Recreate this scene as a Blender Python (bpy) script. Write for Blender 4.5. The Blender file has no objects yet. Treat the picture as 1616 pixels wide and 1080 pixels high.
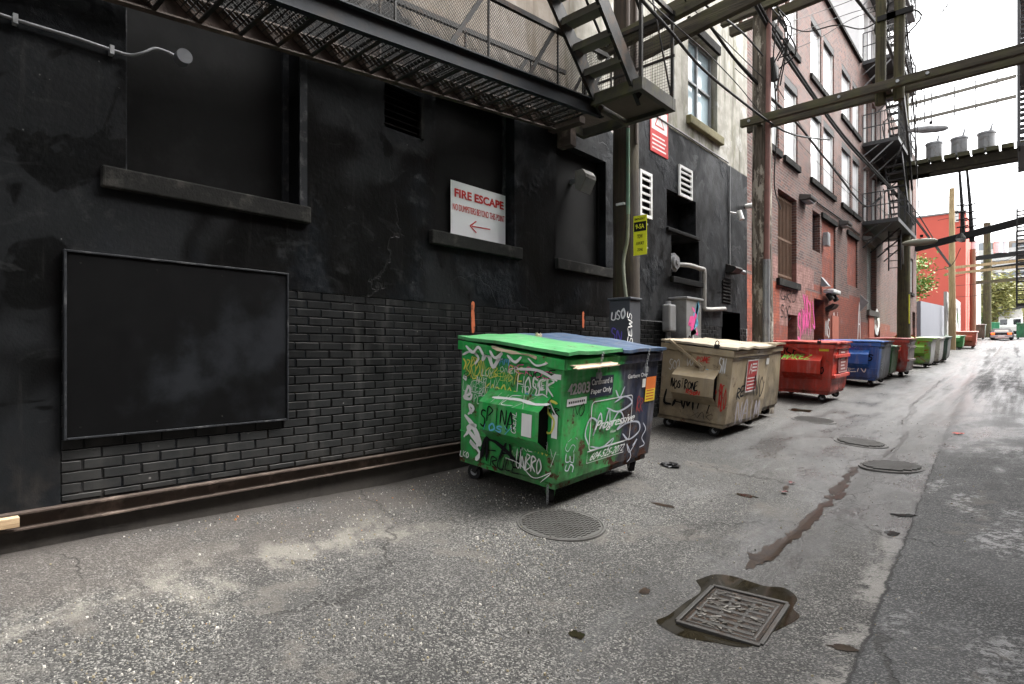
import bpy, math, random
from mathutils import Vector, Matrix, noise
R=random.Random(7)
SC=bpy.context.scene; COL=SC.collection
# ---------------------------------------------------------------- survey: photo measurements -> points on known planes
FP=900.; AL=math.atan2(808,900.); CX,CZ=4.6,1.6; HY=557.; SA,CA=math.sin(AL),math.cos(AL)
def ray(px,py):
    u=(px-808)/FP; return (-SA+u*CA, CA+u*SA, -(py-HY)/FP)
def W(px,py,X=0.):
    d=ray(px,py); t=(X-CX)/d[0]; return (d[1]*t, CZ+d[2]*t)
def atY(px,py,Y):
    d=ray(px,py); t=Y/d[1]; return (CX+d[0]*t, CZ+d[2]*t)
def atD(px,py,t):
    d=ray(px,py); return Vector((CX+d[0]*t, d[1]*t, CZ+d[2]*t))
def lerp(t,y):
    if y<=t[0][0]: return t[0][1]
    for (a,b),(c,d) in zip(t,t[1:]):
        if y<=c: return b+(d-b)*(y-a)/(c-a)
    return t[-1][1]+(y-t[-1][0])*.035
ZC=[(-12,.05),(0,.15),(4,.215),(8,.38),(13.6,.55),(33,1.05),(54,1.86),(63,2.35),(90,3.5)]
ZW=[(-12,.4),(1,.38),(3.3,.325),(5,.36),(8,.5),(13.6,.66),(33,1.15),(54,1.95),(63,2.45),(90,3.6)]
def gz(x,y):
    c=lerp(ZC,y); w=lerp(ZW,y)
    if x<1.5:
        k=max(0,min(1,x/1.5)); k=k*k*(3-2*k); return w+(c-w)*k
    return c+lerp([(1.5,0),(3.2,-.13),(4.6,-.07),(6.1,.03)],min(x,6.1))
def G(px,py):
    d=ray(px,py); t=1.0
    while t<300:
        if CZ+d[2]*t<gz(CX+d[0]*t,d[1]*t): break
        t*=1.002
    return (CX+d[0]*t,d[1]*t)
# ---------------------------------------------------------------- objects
def thing(name,label,cat,loc=(0,0,0),group=None,rot=(0,0,0)):
    o=bpy.data.objects.new(name,None); COL.objects.link(o); o.empty_display_size=.2
    o.location=loc; o.rotation_euler=rot; o['label']=label; o['category']=cat
    if group: o['group']=group
    return o
def tag(o,label,cat,group=None):
    o['label']=label; o['category']=cat
    if group: o['group']=group
    return o
def dup(o,parent=None):
    c=o.copy(); COL.objects.link(c); c.parent=parent
    for ch in list(o.children): dup(ch,c)
    return c
_txt={}
def glyphs(s,bold=.018):
    if (s,bold) in _txt: return _txt[(s,bold)]
    cu=bpy.data.curves.new('t','FONT'); cu.body=s; cu.size=1; cu.resolution_u=3; cu.offset=bold
    ob=bpy.data.objects.new('t',cu); COL.objects.link(ob)
    dg=bpy.context.evaluated_depsgraph_get(); me=bpy.data.meshes.new_from_object(ob.evaluated_get(dg))
    vs=[(v.co.x,v.co.y) for v in me.vertices]; fs=[tuple(p.vertices) for p in me.polygons]
    bpy.data.objects.remove(ob); bpy.data.curves.remove(cu); bpy.data.meshes.remove(me)
    x0=min(v[0] for v in vs); x1=max(v[0] for v in vs); y0=min(v[1] for v in vs); y1=max(v[1] for v in vs)
    _txt[(s,bold)]=([ ((a-x0)/(x1-x0),(b-y0)/(y1-y0)) for a,b in vs],fs); return _txt[(s,bold)]
def catmull(pts,n=5):
    P=[Vector(p) for p in pts]
    if len(P)<3: return P
    P=[2*P[0]-P[1]]+P+[2*P[-1]-P[-2]]; out=[]
    for i in range(1,len(P)-2):
        a,b,c,d=P[i-1:i+3]
        for k in range(n):
            t=k/n; out.append(.5*((2*b)+(c-a)*t+(2*a-5*b+4*c-d)*t*t+(3*b-a-3*c+d)*t**3))
    out.append(P[-2]); return out
class MB:
    def __init__(s): s.v=[]; s.f=[]; s.m=[]; s.sm=[]
    def add(s,vs,fs,m=0,smooth=False):
        b=len(s.v); s.v+=[tuple(v) for v in vs]
        for f in fs: s.f.append(tuple(b+i for i in f)); s.m.append(m); s.sm.append(smooth)
    def poly(s,pts,m=0): s.add(pts,[tuple(range(len(pts)))],m)
    def box(s,x0,x1,y0,y1,z0,z1,m=0):
        s.add([(x0,y0,z0),(x1,y0,z0),(x1,y1,z0),(x0,y1,z0),(x0,y0,z1),(x1,y0,z1),(x1,y1,z1),(x0,y1,z1)],
          [(3,2,1,0),(4,5,6,7),(0,1,5,4),(1,2,6,5),(2,3,7,6),(3,0,4,7)],m)
    def beam(s,p,q,w,h,m=0,up=(0,0,1),roll=0.):
        p=Vector(p);q=Vector(q);d=(q-p).normalized();u=Vector(up)
        if abs(d.dot(u))>.99:u=Vector((1,0,0))
        a=d.cross(u).normalized();b=a.cross(d)
        if roll: a,b=a*math.cos(roll)+b*math.sin(roll),b*math.cos(roll)-a*math.sin(roll)
        vs=[o+a*i*w/2+b*j*h/2 for o in(p,q) for i,j in((-1,-1),(1,-1),(1,1),(-1,1))]
        s.add(vs,[(0,1,2,3),(7,6,5,4),(0,4,5,1),(1,5,6,2),(2,6,7,3),(3,7,4,0)],m)
    def tube(s,pts,r,n=8,m=0,caps=True,r2=None):
        P=[Vector(p) for p in pts]; k=len(P); vs=[]; a=None
        for i,p in enumerate(P):
            d=(P[min(i+1,k-1)]-P[max(i-1,0)]).normalized()
            if a is None:
                u=Vector((0,0,1)) if abs(d.z)<.9 else Vector((1,0,0)); a=d.cross(u).normalized()
            else: a=(a-d*a.dot(d)).normalized()
            b=d.cross(a); rr=r[i] if isinstance(r,(list,tuple)) else (r if r2 is None else r+(r2-r)*i/(k-1))
            for j in range(n):
                t=2*math.pi*j/n; vs.append(p+(a*math.cos(t)+b*math.sin(t))*rr)
        fs=[(i*n+j,i*n+(j+1)%n,(i+1)*n+(j+1)%n,(i+1)*n+j) for i in range(k-1) for j in range(n)]
        s.add(vs,fs,m,True)
        if caps:
            s.add(vs[:n],[tuple(range(n-1,-1,-1))],m); s.add(vs[-n:],[tuple(range(n))],m)
    def prism(s,prof,y0,y1,m=0,axis='y'):
        n=len(prof)
        def mk(p,t): return (p[0],t,p[1]) if axis=='y' else ((t,p[0],p[1]) if axis=='x' else (p[0],p[1],t))
        vs=[mk(p,y0) for p in prof]+[mk(p,y1) for p in prof]
        fs=[tuple(range(n)),tuple(range(2*n-1,n-1,-1))]+[(i,n+i,n+(i+1)%n,(i+1)%n) for i in range(n)]
        s.add(vs,fs,m)
    def disc(s,c,r,h,n=32,m=0):
        s.tube([(c[0],c[1],c[2]),(c[0],c[1],c[2]+h)],r,n,m)
    def ring(s,c,R_,r,ax,n=10,m=0):
        ax=Vector(ax).normalized(); u=Vector((0,0,1)) if abs(ax.z)<.9 else Vector((1,0,0))
        a=ax.cross(u).normalized(); b=ax.cross(a); c=Vector(c)
        pts=[c+a*R_*math.cos(2*math.pi*i/n)+b*R_*1.35*math.sin(2*math.pi*i/n) for i in range(n+1)]
        s.tube(pts,r,5,m,False)
    def text(s,t,o,r,u,w,h,m=0,shear=0.,off=.003,bold=.018):
        o=Vector(o);r=Vector(r);u=Vector(u);nn=r.cross(u).normalized()*off
        vs,fs=glyphs(t,bold); s.add([o+nn+r*((a+shear*b)*w)+u*(b*h) for a,b in vs],fs,m)
    def stroke(s,pts,o,r,u,wd,m=0,off=.003,smooth=5):
        o=Vector(o);r=Vector(r);u=Vector(u);n=r.cross(u).normalized()*off
        P=catmull([(a,b,0) for a,b in pts],smooth) if smooth else [Vector((a,b,0)) for a,b in pts]
        vs=[];k=len(P)
        for i,p in enumerate(P):
            d=P[min(i+1,k-1)]-P[max(i-1,0)]
            if d.length<1e-6: d=Vector((1,0,0))
            d.normalize(); q=Vector((-d.y,d.x,0))*wd/2*(.45 if i in(0,k-1) else .75+.75*abs(noise.noise((p.x*9+o.x,p.y*9,wd*50))))
            for z in(p-q,p+q): vs.append(o+n+r*z.x+u*z.y)
        s.add(vs,[(2*i,2*i+2,2*i+3,2*i+1) for i in range(k-1)],m)
    def tagtext(s,t,o,r,u,w,h,wd,m=0,off=.003,jit=.06,slant=.15,seed=1):
        rr=random.Random(seed); n=len(t); cw=w/n
        for i,c in enumerate(t):
            dy=rr.uniform(-.12,.12)*h; sc=rr.uniform(.85,1.2)
            for st in SG.get(c,SG['S']):
                p=[((i+.05+(x*.9+slant*y)+rr.uniform(-jit,jit))*cw,(y*sc+rr.uniform(-jit,jit))*h+dy) for x,y in st]
                s.stroke(p,o,r,u,wd*rr.uniform(.75,1.2),m,off+i*.0001)
    def build(s,name,mats,parent=None,local=False,bev=0,seg=2):
        me=bpy.data.meshes.new(name); vs=s.v
        if parent is not None and not local:
            L=parent.location; pp=parent.parent
            off=Vector(L)
            while pp is not None: off=off+pp.location; pp=pp.parent
            vs=[(v[0]-off.x,v[1]-off.y,v[2]-off.z) for v in vs]
        me.from_pydata(vs,[],s.f)
        if not isinstance(mats,(list,tuple)): mats=[mats]
        for x in mats: me.materials.append(x)
        me.polygons.foreach_set('material_index',s.m); me.polygons.foreach_set('use_smooth',s.sm); me.update()
        o=bpy.data.objects.new(name,me); COL.objects.link(o); o.parent=parent
        if bev:
            b=o.modifiers.new('b','BEVEL'); b.width=bev; b.segments=seg; b.limit_method='ANGLE'; b.angle_limit=.7
        return o
SG={'A':[[(0,0),(.5,1),(1,0)],[(.2,.4),(.85,.4)]],'B':[[(0,0),(0,1)],[(0,1),(.8,.85),(.1,.5),(.95,.25),(0,0)]],'C':[[(.95,.8),(.4,1),(0,.5),(.4,0),(1,.2)]],
'E':[[(.9,1),(.1,.9),(.1,.5),(.7,.55)],[(.1,.5),(.05,.05),(1,.1)]],'F':[[(.1,0),(.1,1),(.95,.95)],[(.1,.5),(.8,.5)]],'G':[[(.95,.85),(.3,1),(0,.4),(.5,0),(1,.3),(.5,.4)]],
'H':[[(.1,0),(.1,1)],[(.1,.5),(.9,.55)],[(.9,0),(.9,1)]],'K':[[(.1,0),(.1,1)],[(.95,1),(.15,.5),(1,0)]],'L':[[(.2,1),(.1,.1),(.95,.05)]],'I':[[(.5,0),(.5,1)]],
'M':[[(0,0),(.15,1),(.5,.3),(.85,1),(1,0)]],'N':[[(.05,0),(.1,1),(.85,.05),(.95,1)]],'O':[[(.5,1),(.05,.6),(.4,0),(.95,.45),(.5,1.02)]],'P':[[(.1,0),(.1,1),(.9,.8),(.15,.45)]],
'R':[[(.1,0),(.1,1),(.9,.8),(.15,.5),(1,0)]],'S':[[(.9,.9),(.3,1),(.15,.65),(.8,.4),(.6,.02),(0,.1)]],'T':[[(0,.95),(1,1)],[(.5,1),(.45,0)]],'U':[[(.05,1),(.1,.1),(.8,.05),(.95,1)]],
'W':[[(0,1),(.25,0),(.5,.7),(.75,0),(1,1)]],'Y':[[(0,1),(.5,.5)],[(1,1),(.3,-.2)]],'Z':[[(0,1),(.95,.95),(.05,.05),(1,.1)]],'X':[[(0,0),(1,1)],[(0,1),(1,0)]],'V':[[(0,1),(.5,0),(1,1)]],'D':[[(.1,0),(.1,1),(.95,.5),(.1,0)]]}
# ---------------------------------------------------------------- materials
class NT:
    def __init__(s,name):
        s.mat=bpy.data.materials.new(name); s.mat.use_nodes=True; s.t=s.mat.node_tree; s.bsdf=s.t.nodes['Principled BSDF']
    def n(s,typ,**kw):
        nd=s.t.nodes.new(typ); ins=kw.pop('ins',{})
        for k,v in kw.items(): setattr(nd,k,v)
        for k,v in ins.items(): s.set(nd,k,v)
        return nd
    def set(s,nd,k,v):
        so=nd.inputs[k]
        if isinstance(v,bpy.types.NodeSocket): s.t.links.new(v,so)
        elif isinstance(v,(tuple,list)) and len(v)==3 and so.type=='RGBA': so.default_value=(*v,1)
        else: so.default_value=v
    def pos(s): return s.n('ShaderNodeNewGeometry').outputs['Position']
    def obj(s): return s.n('ShaderNodeTexCoord').outputs['Object']
    def xyz(s,vec):
        q=s.n('ShaderNodeSeparateXYZ',ins={0:vec}); return q.outputs
    def comb(s,x=0.,y=0.,z=0.): return s.n('ShaderNodeCombineXYZ',ins={0:x,1:y,2:z}).outputs[0]
    def scale(s,vec,sc): return s.n('ShaderNodeVectorMath',operation='MULTIPLY',ins={0:vec,1:sc}).outputs[0]
    def vadd(s,a,b): return s.n('ShaderNodeVectorMath',operation='ADD',ins={0:a,1:b}).outputs[0]
    def noise(s,vec,sc,det=5,rough=.55,out=0,dist=0.): return s.n('ShaderNodeTexNoise',ins={'Vector':vec,'Scale':sc,'Detail':det,'Roughness':rough,'Distortion':dist}).outputs[out]
    def vor(s,vec,sc,out='Distance',feature='F1',rnd=1.): return s.n('ShaderNodeTexVoronoi',feature=feature,ins={'Vector':vec,'Scale':sc,'Randomness':rnd}).outputs[out]
    def m(s,op,a,b=0.,c=0.,clamp=False): return s.n('ShaderNodeMath',operation=op,use_clamp=clamp,ins={0:a,1:b,2:c}).outputs[0]
    def ramp(s,f,lo,hi,a=0.,b=1.): return s.n('ShaderNodeMapRange',interpolation_type='SMOOTHSTEP',ins={0:f,1:lo,2:hi,3:a,4:b}).outputs[0]
    def mix(s,f,a,b,mode='MIX'):
        nd=s.n('ShaderNodeMix',data_type='RGBA',blend_type=mode,clamp_factor=True); s.set(nd,0,f); s.set(nd,6,a); s.set(nd,7,b); return nd.outputs[2]
    def fmix(s,f,a,b):
        nd=s.n('ShaderNodeMix',data_type='FLOAT'); s.set(nd,0,f); s.set(nd,2,a); s.set(nd,3,b); return nd.outputs[0]
    def out(s,col=None,rough=None,h=None,bs=.5,bd=.01,metal=None,spec=None,coat=None):
        b=s.bsdf
        if col is not None: s.set(b,'Base Color',col)
        if rough is not None: s.set(b,'Roughness',rough)
        if metal is not None: s.set(b,'Metallic',metal)
        if spec is not None: s.set(b,'Specular IOR Level',spec)
        if coat is not None: s.set(b,'Coat Weight',coat)
        if h is not None: s.set(b,'Normal',s.n('ShaderNodeBump',ins={'Height':h,'Strength':bs,'Distance':bd}).outputs[0])
        return s.mat
_mc={}
def plain(name,col,rough=.6,metal=0.,var=.25,sc=9.,bump=.2,dirt=None,dirt_amt=.5):
    if name in _mc: return _mc[name]
    t=NT(name); p=t.obj(); a=t.noise(p,sc); b=t.noise(p,sc*9,3)
    c=t.mix(t.m('MULTIPLY',t.ramp(a,.3,.7),var),col,tuple(x*.45 for x in col))
    c=t.mix(t.m('MULTIPLY',b,var),c,tuple(min(1,x*1.4) for x in col))
    if dirt: c=t.mix(t.m('MULTIPLY',t.ramp(t.noise(p,sc*.7,7,.65),.5,.68),dirt_amt),c,dirt)
    _mc[name]=t.out(c,t.m('ADD',rough-.08,t.m('MULTIPLY',b,.16)),b,bump,.003,metal,spec=.12 if max(col)<.03 and rough>.3 else .5); return _mc[name]
def paint(name,col,rust=.5,grime=.5,col2=None,split=0.,rough=.42):
    t=NT(name); p=t.obj(); x,y,z=t.xyz(p)
    c=t.mix(t.m('MULTIPLY',t.ramp(t.noise(p,3.2,6),.35,.7),.5),col,tuple(v*.6 for v in col))
    if col2:
        c2=t.mix(t.ramp(t.noise(p,3.2,6),.35,.7),col2,tuple(v*.6 for v in col2))
        k=t.m('ADD',y,t.m('MULTIPLY',t.m('SUBTRACT',t.noise(p,2.2,6,.6),.5),.5))
        c=t.mix(t.ramp(k,split-.05,split+.05),c,c2)
    fade=t.ramp(t.noise(t.scale(p,(9,9,1.2)),1.5,6),.45,.75)
    c=t.mix(t.m('MULTIPLY',fade,.22),c,(.45,.43,.4))
    g=t.m('MULTIPLY',t.m('MULTIPLY',t.ramp(z,.75,.15),t.ramp(t.noise(p,4.5,7,.65),.28,.62)),grime)
    c=t.mix(g,c,(.055,.042,.032))
    streak=t.ramp(t.noise(t.scale(p,(14,14,.9)),1.,6,.6),.55,.75)
    c=t.mix(t.m('MULTIPLY',streak,.4*grime),c,(.05,.04,.03))
    e=t.noise(p,5.5,9,.72); er_=t.m('MULTIPLY',t.ramp(z,.42,.2),.06); r=t.ramp(t.m('ADD',e,er_),.66-.1*rust,.70-.1*rust); hal=t.m('MULTIPLY',t.ramp(e,.57-.1*rust,.67-.1*rust),.4); c=t.mix(hal,c,(.10,.06,.035))
    rc=t.mix(t.noise(p,30,4),(.12,.035,.012),(.035,.014,.008))
    c=t.mix(r,c,rc)
    sc=t.ramp(t.noise(t.scale(p,(2,2,26)),2.5,4,.7),.68,.72); c=t.mix(t.m('MULTIPLY',sc,.35),c,(.35,.33,.3))
    rg=t.m('ADD',t.m('ADD',rough,t.m('MULTIPLY',r,.4)),t.m('MULTIPLY',g,.3))
    h=t.m('ADD',t.m('MULTIPLY',t.noise(p,2.5,3),1.),t.m('MULTIPLY',e,.12))
    dn=t.ramp(t.noise(p,1.1,2,.4),.35,.65)
    return t.out(c,rg,t.m('ADD',h,t.m('MULTIPLY',dn,1.6)),.5,.04)
def black_wall():
    t=NT('black_painted_stucco'); p=t.pos(); x,y,z=t.xyz(p)
    big=t.noise(p,.9,6,.6); mid=t.noise(p,3.3,7,.62); fine=t.noise(p,26,5,.6)
    pt=t.ramp(t.noise(p,.55,3,.45,dist=.6),.47,.53)                    # roller patches of fresh paint
    pt2=t.ramp(t.noise(t.vadd(p,(3,7,2)),1.1,4,.6,dist=1.2),.56,.585)
    c=t.mix(pt,(.0088,.0096,.0104),(.0028,.0028,.0028)); c=t.mix(t.m('MULTIPLY',pt2,.75),c,(.0026,.0026,.0026))
    wear=t.ramp(t.noise(p,4.2,9,.74),.52,.66); c=t.mix(t.m('MULTIPLY',t.m('MULTIPLY',wear,t.ramp(big,.42,.58)),.8),c,(.025,.0255,.0255))
    sm_=t.ramp(t.noise(t.scale(p,(2,1.2,2.4)),1.5,5,.6,dist=1.5),.58,.72); c=t.mix(t.m('MULTIPLY',sm_,.42),c,(.034,.0345,.0345))
    c=t.mix(t.m('MULTIPLY',t.ramp(big,.48,.66),.5),c,(.013,.0165,.021))
    st=t.ramp(t.noise(t.scale(p,(3,9,.7)),1.2,7,.65),.56,.78); c=t.mix(t.m('MULTIPLY',st,.35),c,(.05,.048,.045))
    far=t.ramp(y,6.8,8.2); g=t.ramp(t.noise(t.scale(p,(1,1.4,.8)),1.9,8,.7),.42,.6); c=t.mix(t.m('MULTIPLY',far,t.m('MULTIPLY',g,.7)),c,(.036,.0375,.04))
    # pale scuffs and chips
    chip=t.ramp(t.vor(t.scale(p,(1,1,.8)),9.),.05,.03); chip=t.m('MULTIPLY',chip,t.ramp(t.noise(p,2.,2),.46,.56)); c=t.mix(t.m('MULTIPLY',chip,.7),c,(.13,.13,.125))
    scr=t.ramp(t.vor(t.vadd(t.scale(p,(1,3,18)),t.scale(t.noise(p,2,3,out=1),(1,1,6))),1.6),.05,.02); c=t.mix(t.m('MULTIPLY',scr,t.ramp(mid,.5,.6,0,.5)),c,(.16,.16,.15))
    # cracks
    ck=t.vor(t.vadd(p,t.scale(t.noise(p,1.5,5,out=1),(.9,.9,.9))),.38,'Distance','DISTANCE_TO_EDGE'); ckm=t.m('MULTIPLY',t.ramp(ck,.005,.002),t.ramp(t.noise(p,.7,2),.52,.6)); c=t.mix(t.m('MULTIPLY',ckm,.15),c,(.04,.039,.037))
    # dust towards the ground at the base band only: splash dirt
    sp=t.m('MULTIPLY',t.ramp(z,1.15,.4),t.ramp(t.noise(p,5,6,.65),.35,.7)); c=t.mix(t.m('MULTIPLY',sp,.4),c,(.075,.062,.05))
    # bare concrete storey above the paint line
    lim=t.m('ADD',t.fmix(t.ramp(y,7.4,7.7),4.95,5.53),t.m('MULTIPLY',t.m('SUBTRACT',t.noise(p,2.2,5),.5),t.fmix(t.ramp(y,7.4,7.7),.5,.03)))
    up=t.ramp(t.m('SUBTRACT',z,lim),-.02,.02)
    cc=t.mix(t.ramp(mid,.35,.65),(.36,.345,.30),(.24,.23,.195))
    cc=t.mix(t.ramp(t.noise(t.scale(p,(2,4,.45)),1.,7,.65),.48,.68),cc,(.11,.105,.075))
    cc=t.mix(t.m('MULTIPLY',t.ramp(t.noise(t.scale(p,(1.5,2,.8)),.8,6,.7),.52,.66),.7),cc,(.14,.135,.07))
    cc=t.mix(t.m('MULTIPLY',t.ramp(big,.55,.62),.6),cc,(.47,.46,.43))
    cc=t.mix(t.m('MULTIPLY',t.ramp(y,7.,5.8),.65),cc,(.12,.085,.06))
    c=t.mix(up,c,cc)
    rough=t.fmix(up,t.m('ADD',t.fmix(t.m('MAXIMUM',pt,pt2),.6,.36),t.m('MULTIPLY',t.m('SUBTRACT',mid,.5),.35)),.9)
    rg=t.ramp(t.noise(p,.9,4,.6),.56,.64)   # zones of broken, lumpy render
    h=t.m('ADD',t.m('ADD',t.m('MULTIPLY',mid,.6),t.m('MULTIPLY',fine,.16)),t.m('MULTIPLY',t.m('MULTIPLY',rg,t.noise(p,11,7,.75)),1.3))
    h=t.m('SUBTRACT',h,t.m('MULTIPLY',ckm,.2))
    return t.out(c,rough,h,.42,.028,spec=t.fmix(up,.10,.4))
def black_brick():
    t=NT('black_painted_brick'); p=t.pos(); x,y,z=t.xyz(p); a=t.noise(p,2.4,7,.62); b=t.noise(p,45,4,.6)
    c=t.mix(t.ramp(a,.35,.7),(.0045,.0048,.005),(.011,.0115,.0117)); c=t.mix(t.m('MULTIPLY',t.ramp(z,1.75,.8),t.ramp(t.noise(p,1.6,6,.6),.3,.6,.2,.8)),c,(.026,.027,.027))
    c=t.mix(t.m('MULTIPLY',t.ramp(t.noise(t.scale(p,(1,5,.8)),1.3,6),.5,.7),.6),c,(.042,.042,.04))
    sp=t.m('MULTIPLY',t.ramp(z,1.1,.6),t.ramp(t.noise(p,5,6,.65),.35,.7)); c=t.mix(t.m('MULTIPLY',sp,.45),c,(.055,.052,.048))
    ch=t.m('MULTIPLY',t.ramp(t.vor(p,9.),.09,.05),t.ramp(a,.5,.6)); c=t.mix(t.m('MULTIPLY',ch,.6),c,(.22,.21,.2))
    nz=t.xyz(t.n('ShaderNodeNewGeometry').outputs['True Normal'])[2]   # dust-pale colour on upward ledges, painting in their top-lit highlight
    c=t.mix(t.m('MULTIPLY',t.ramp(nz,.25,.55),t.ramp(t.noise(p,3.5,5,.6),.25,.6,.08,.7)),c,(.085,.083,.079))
    return t.out(c,t.m('ADD',.4,t.m('MULTIPLY',a,.3)),t.m('ADD',t.m('MULTIPLY',b,.3),t.noise(p,9,3)),.5,.006,spec=.12)
def red_brick(name='old_red_brick',paintz=3.7,pale=0.):
    t=NT(name); p=t.pos(); x,y,z=t.xyz(p)
    wob=t.m('MULTIPLY',t.m('SUBTRACT',t.noise(p,1.5,3),.5),.02)
    bt=t.n('ShaderNodeTexBrick',offset=.5,ins={'Vector':t.comb(t.m('ADD',y,x),t.m('ADD',z,wob),0.),'Scale':1.,'Mortar Size':.010,'Mortar Smooth':.25,'Brick Width':.215,'Row Height':.074,'Bias':0.,'Color1':(.0,.0,.0),'Color2':(1.,1.,1.),'Mortar':(.5,.5,.5)})
    bv=t.n('ShaderNodeSeparateColor',ins={0:bt.outputs['Color']}).outputs[0]; mo=bt.outputs['Fac']
    a=t.noise(p,.7,6,.6); b=t.noise(p,5,6,.65)
    old=t.mix(bv,(.055,.027,.022),(.165,.064,.045)); old=t.mix(t.m('MULTIPLY',t.ramp(b,.45,.7),.6),old,(.09,.06,.055))
    old=t.mix(t.m('MULTIPLY',t.ramp(t.noise(t.scale(p,(1,2,.35)),1.1,6),.45,.7),.55),old,(.11,.078,.07))
    old=t.mix(t.m('MULTIPLY',mo,.85),old,(.17,.145,.13))
    old=t.mix(t.m('MULTIPLY',t.ramp(t.noise(p,.6,5,.6),.5,.62),.3),old,(.17,.13,.115))
    blk=t.n('ShaderNodeTexBrick',offset=.37,ins={'Vector':t.comb(y,z,0.),'Scale':1.,'Mortar Size':0.,'Brick Width':2.3,'Row Height':1.15,'Color1':(0.,0.,0.),'Color2':(1.,1.,1.)})
    bk=t.n('ShaderNodeSeparateColor',ins={0:blk.outputs['Color']}).outputs[0]
    pc=t.mix(t.ramp(bk,.25,.3),(.34,.075,.032),(.25,.045,.018)); pc=t.mix(t.ramp(bk,.8,.84),pc,(.31,.165,.14))
    pc=t.mix(t.m('MULTIPLY',t.ramp(b,.35,.65),.7),pc,(.10,.036,.026)); pc=t.mix(t.m('MULTIPLY',mo,.35),pc,(.10,.04,.03))
    pc=t.mix(t.m('MULTIPLY',t.ramp(t.noise(p,1.8,6,.6),.55,.68),.55),pc,(.22,.12,.11))
    lim=t.m('ADD',paintz,t.m('MULTIPLY',t.m('SUBTRACT',bk,.5),.7))
    k=t.ramp(t.m('SUBTRACT',lim,z),-.03,.03)
    c=t.mix(k,old,pc)
    sp=t.m('MULTIPLY',t.ramp(t.m('SUBTRACT',z,t.m('MULTIPLY',y,.03)),1.3,.4),t.ramp(b,.35,.6)); c=t.mix(t.m('MULTIPLY',sp,.6),c,(.11,.08,.065))
    h=t.m('ADD',t.m('MULTIPLY',t.m('SUBTRACT',1.,mo),1.),t.m('MULTIPLY',t.noise(p,30,4),.35))
    return t.out(c,.85,h,.6,.012)
def wood(name,c1=(.10,.075,.05),c2=(.045,.034,.025),moss=.35,pale=0.,axis='z'):
    t=NT(name); p=t.obj(); s={'z':(9,9,.5),'x':(.5,9,9),'y':(9,.5,9)}[axis]
    g=t.noise(t.scale(p,s),2.2,8,.65); g2=t.noise(t.scale(p,tuple(v*3 if v>1 else v for v in s)),3.,4,.6)
    c=t.mix(t.ramp(g,.35,.65),c1,c2); c=t.mix(t.m('MULTIPLY',t.ramp(g2,.5,.68),.6),c,tuple(v*.3 for v in c2))
    if pale: c=t.mix(t.m('MULTIPLY',t.ramp(t.noise(t.scale(p,(3,3,1.)),1.6,7,.7),.5,.58),pale),c,(.42,.38,.32))
    nz=t.xyz(t.n('ShaderNodeNewGeometry').outputs['Normal'])[2]
    mo=t.m('MULTIPLY',t.ramp(t.noise(p,2.3,6,.7),.45,.62),moss)
    c=t.mix(mo,c,(.085,.088,.03))
    return t.out(c,.88,t.m('ADD',g,t.m('MULTIPLY',g2,.6)),.7,.012)
def glass_white(name,base,rough=.08):
    t=NT(name); p=t.obj(); a=t.noise(p,1.3,4)
    return t.out(t.mix(t.ramp(a,.4,.65),base,tuple(v*.85 for v in base)),rough,t.noise(p,.9,2),.05,.02,spec=.9,coat=.5)
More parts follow.
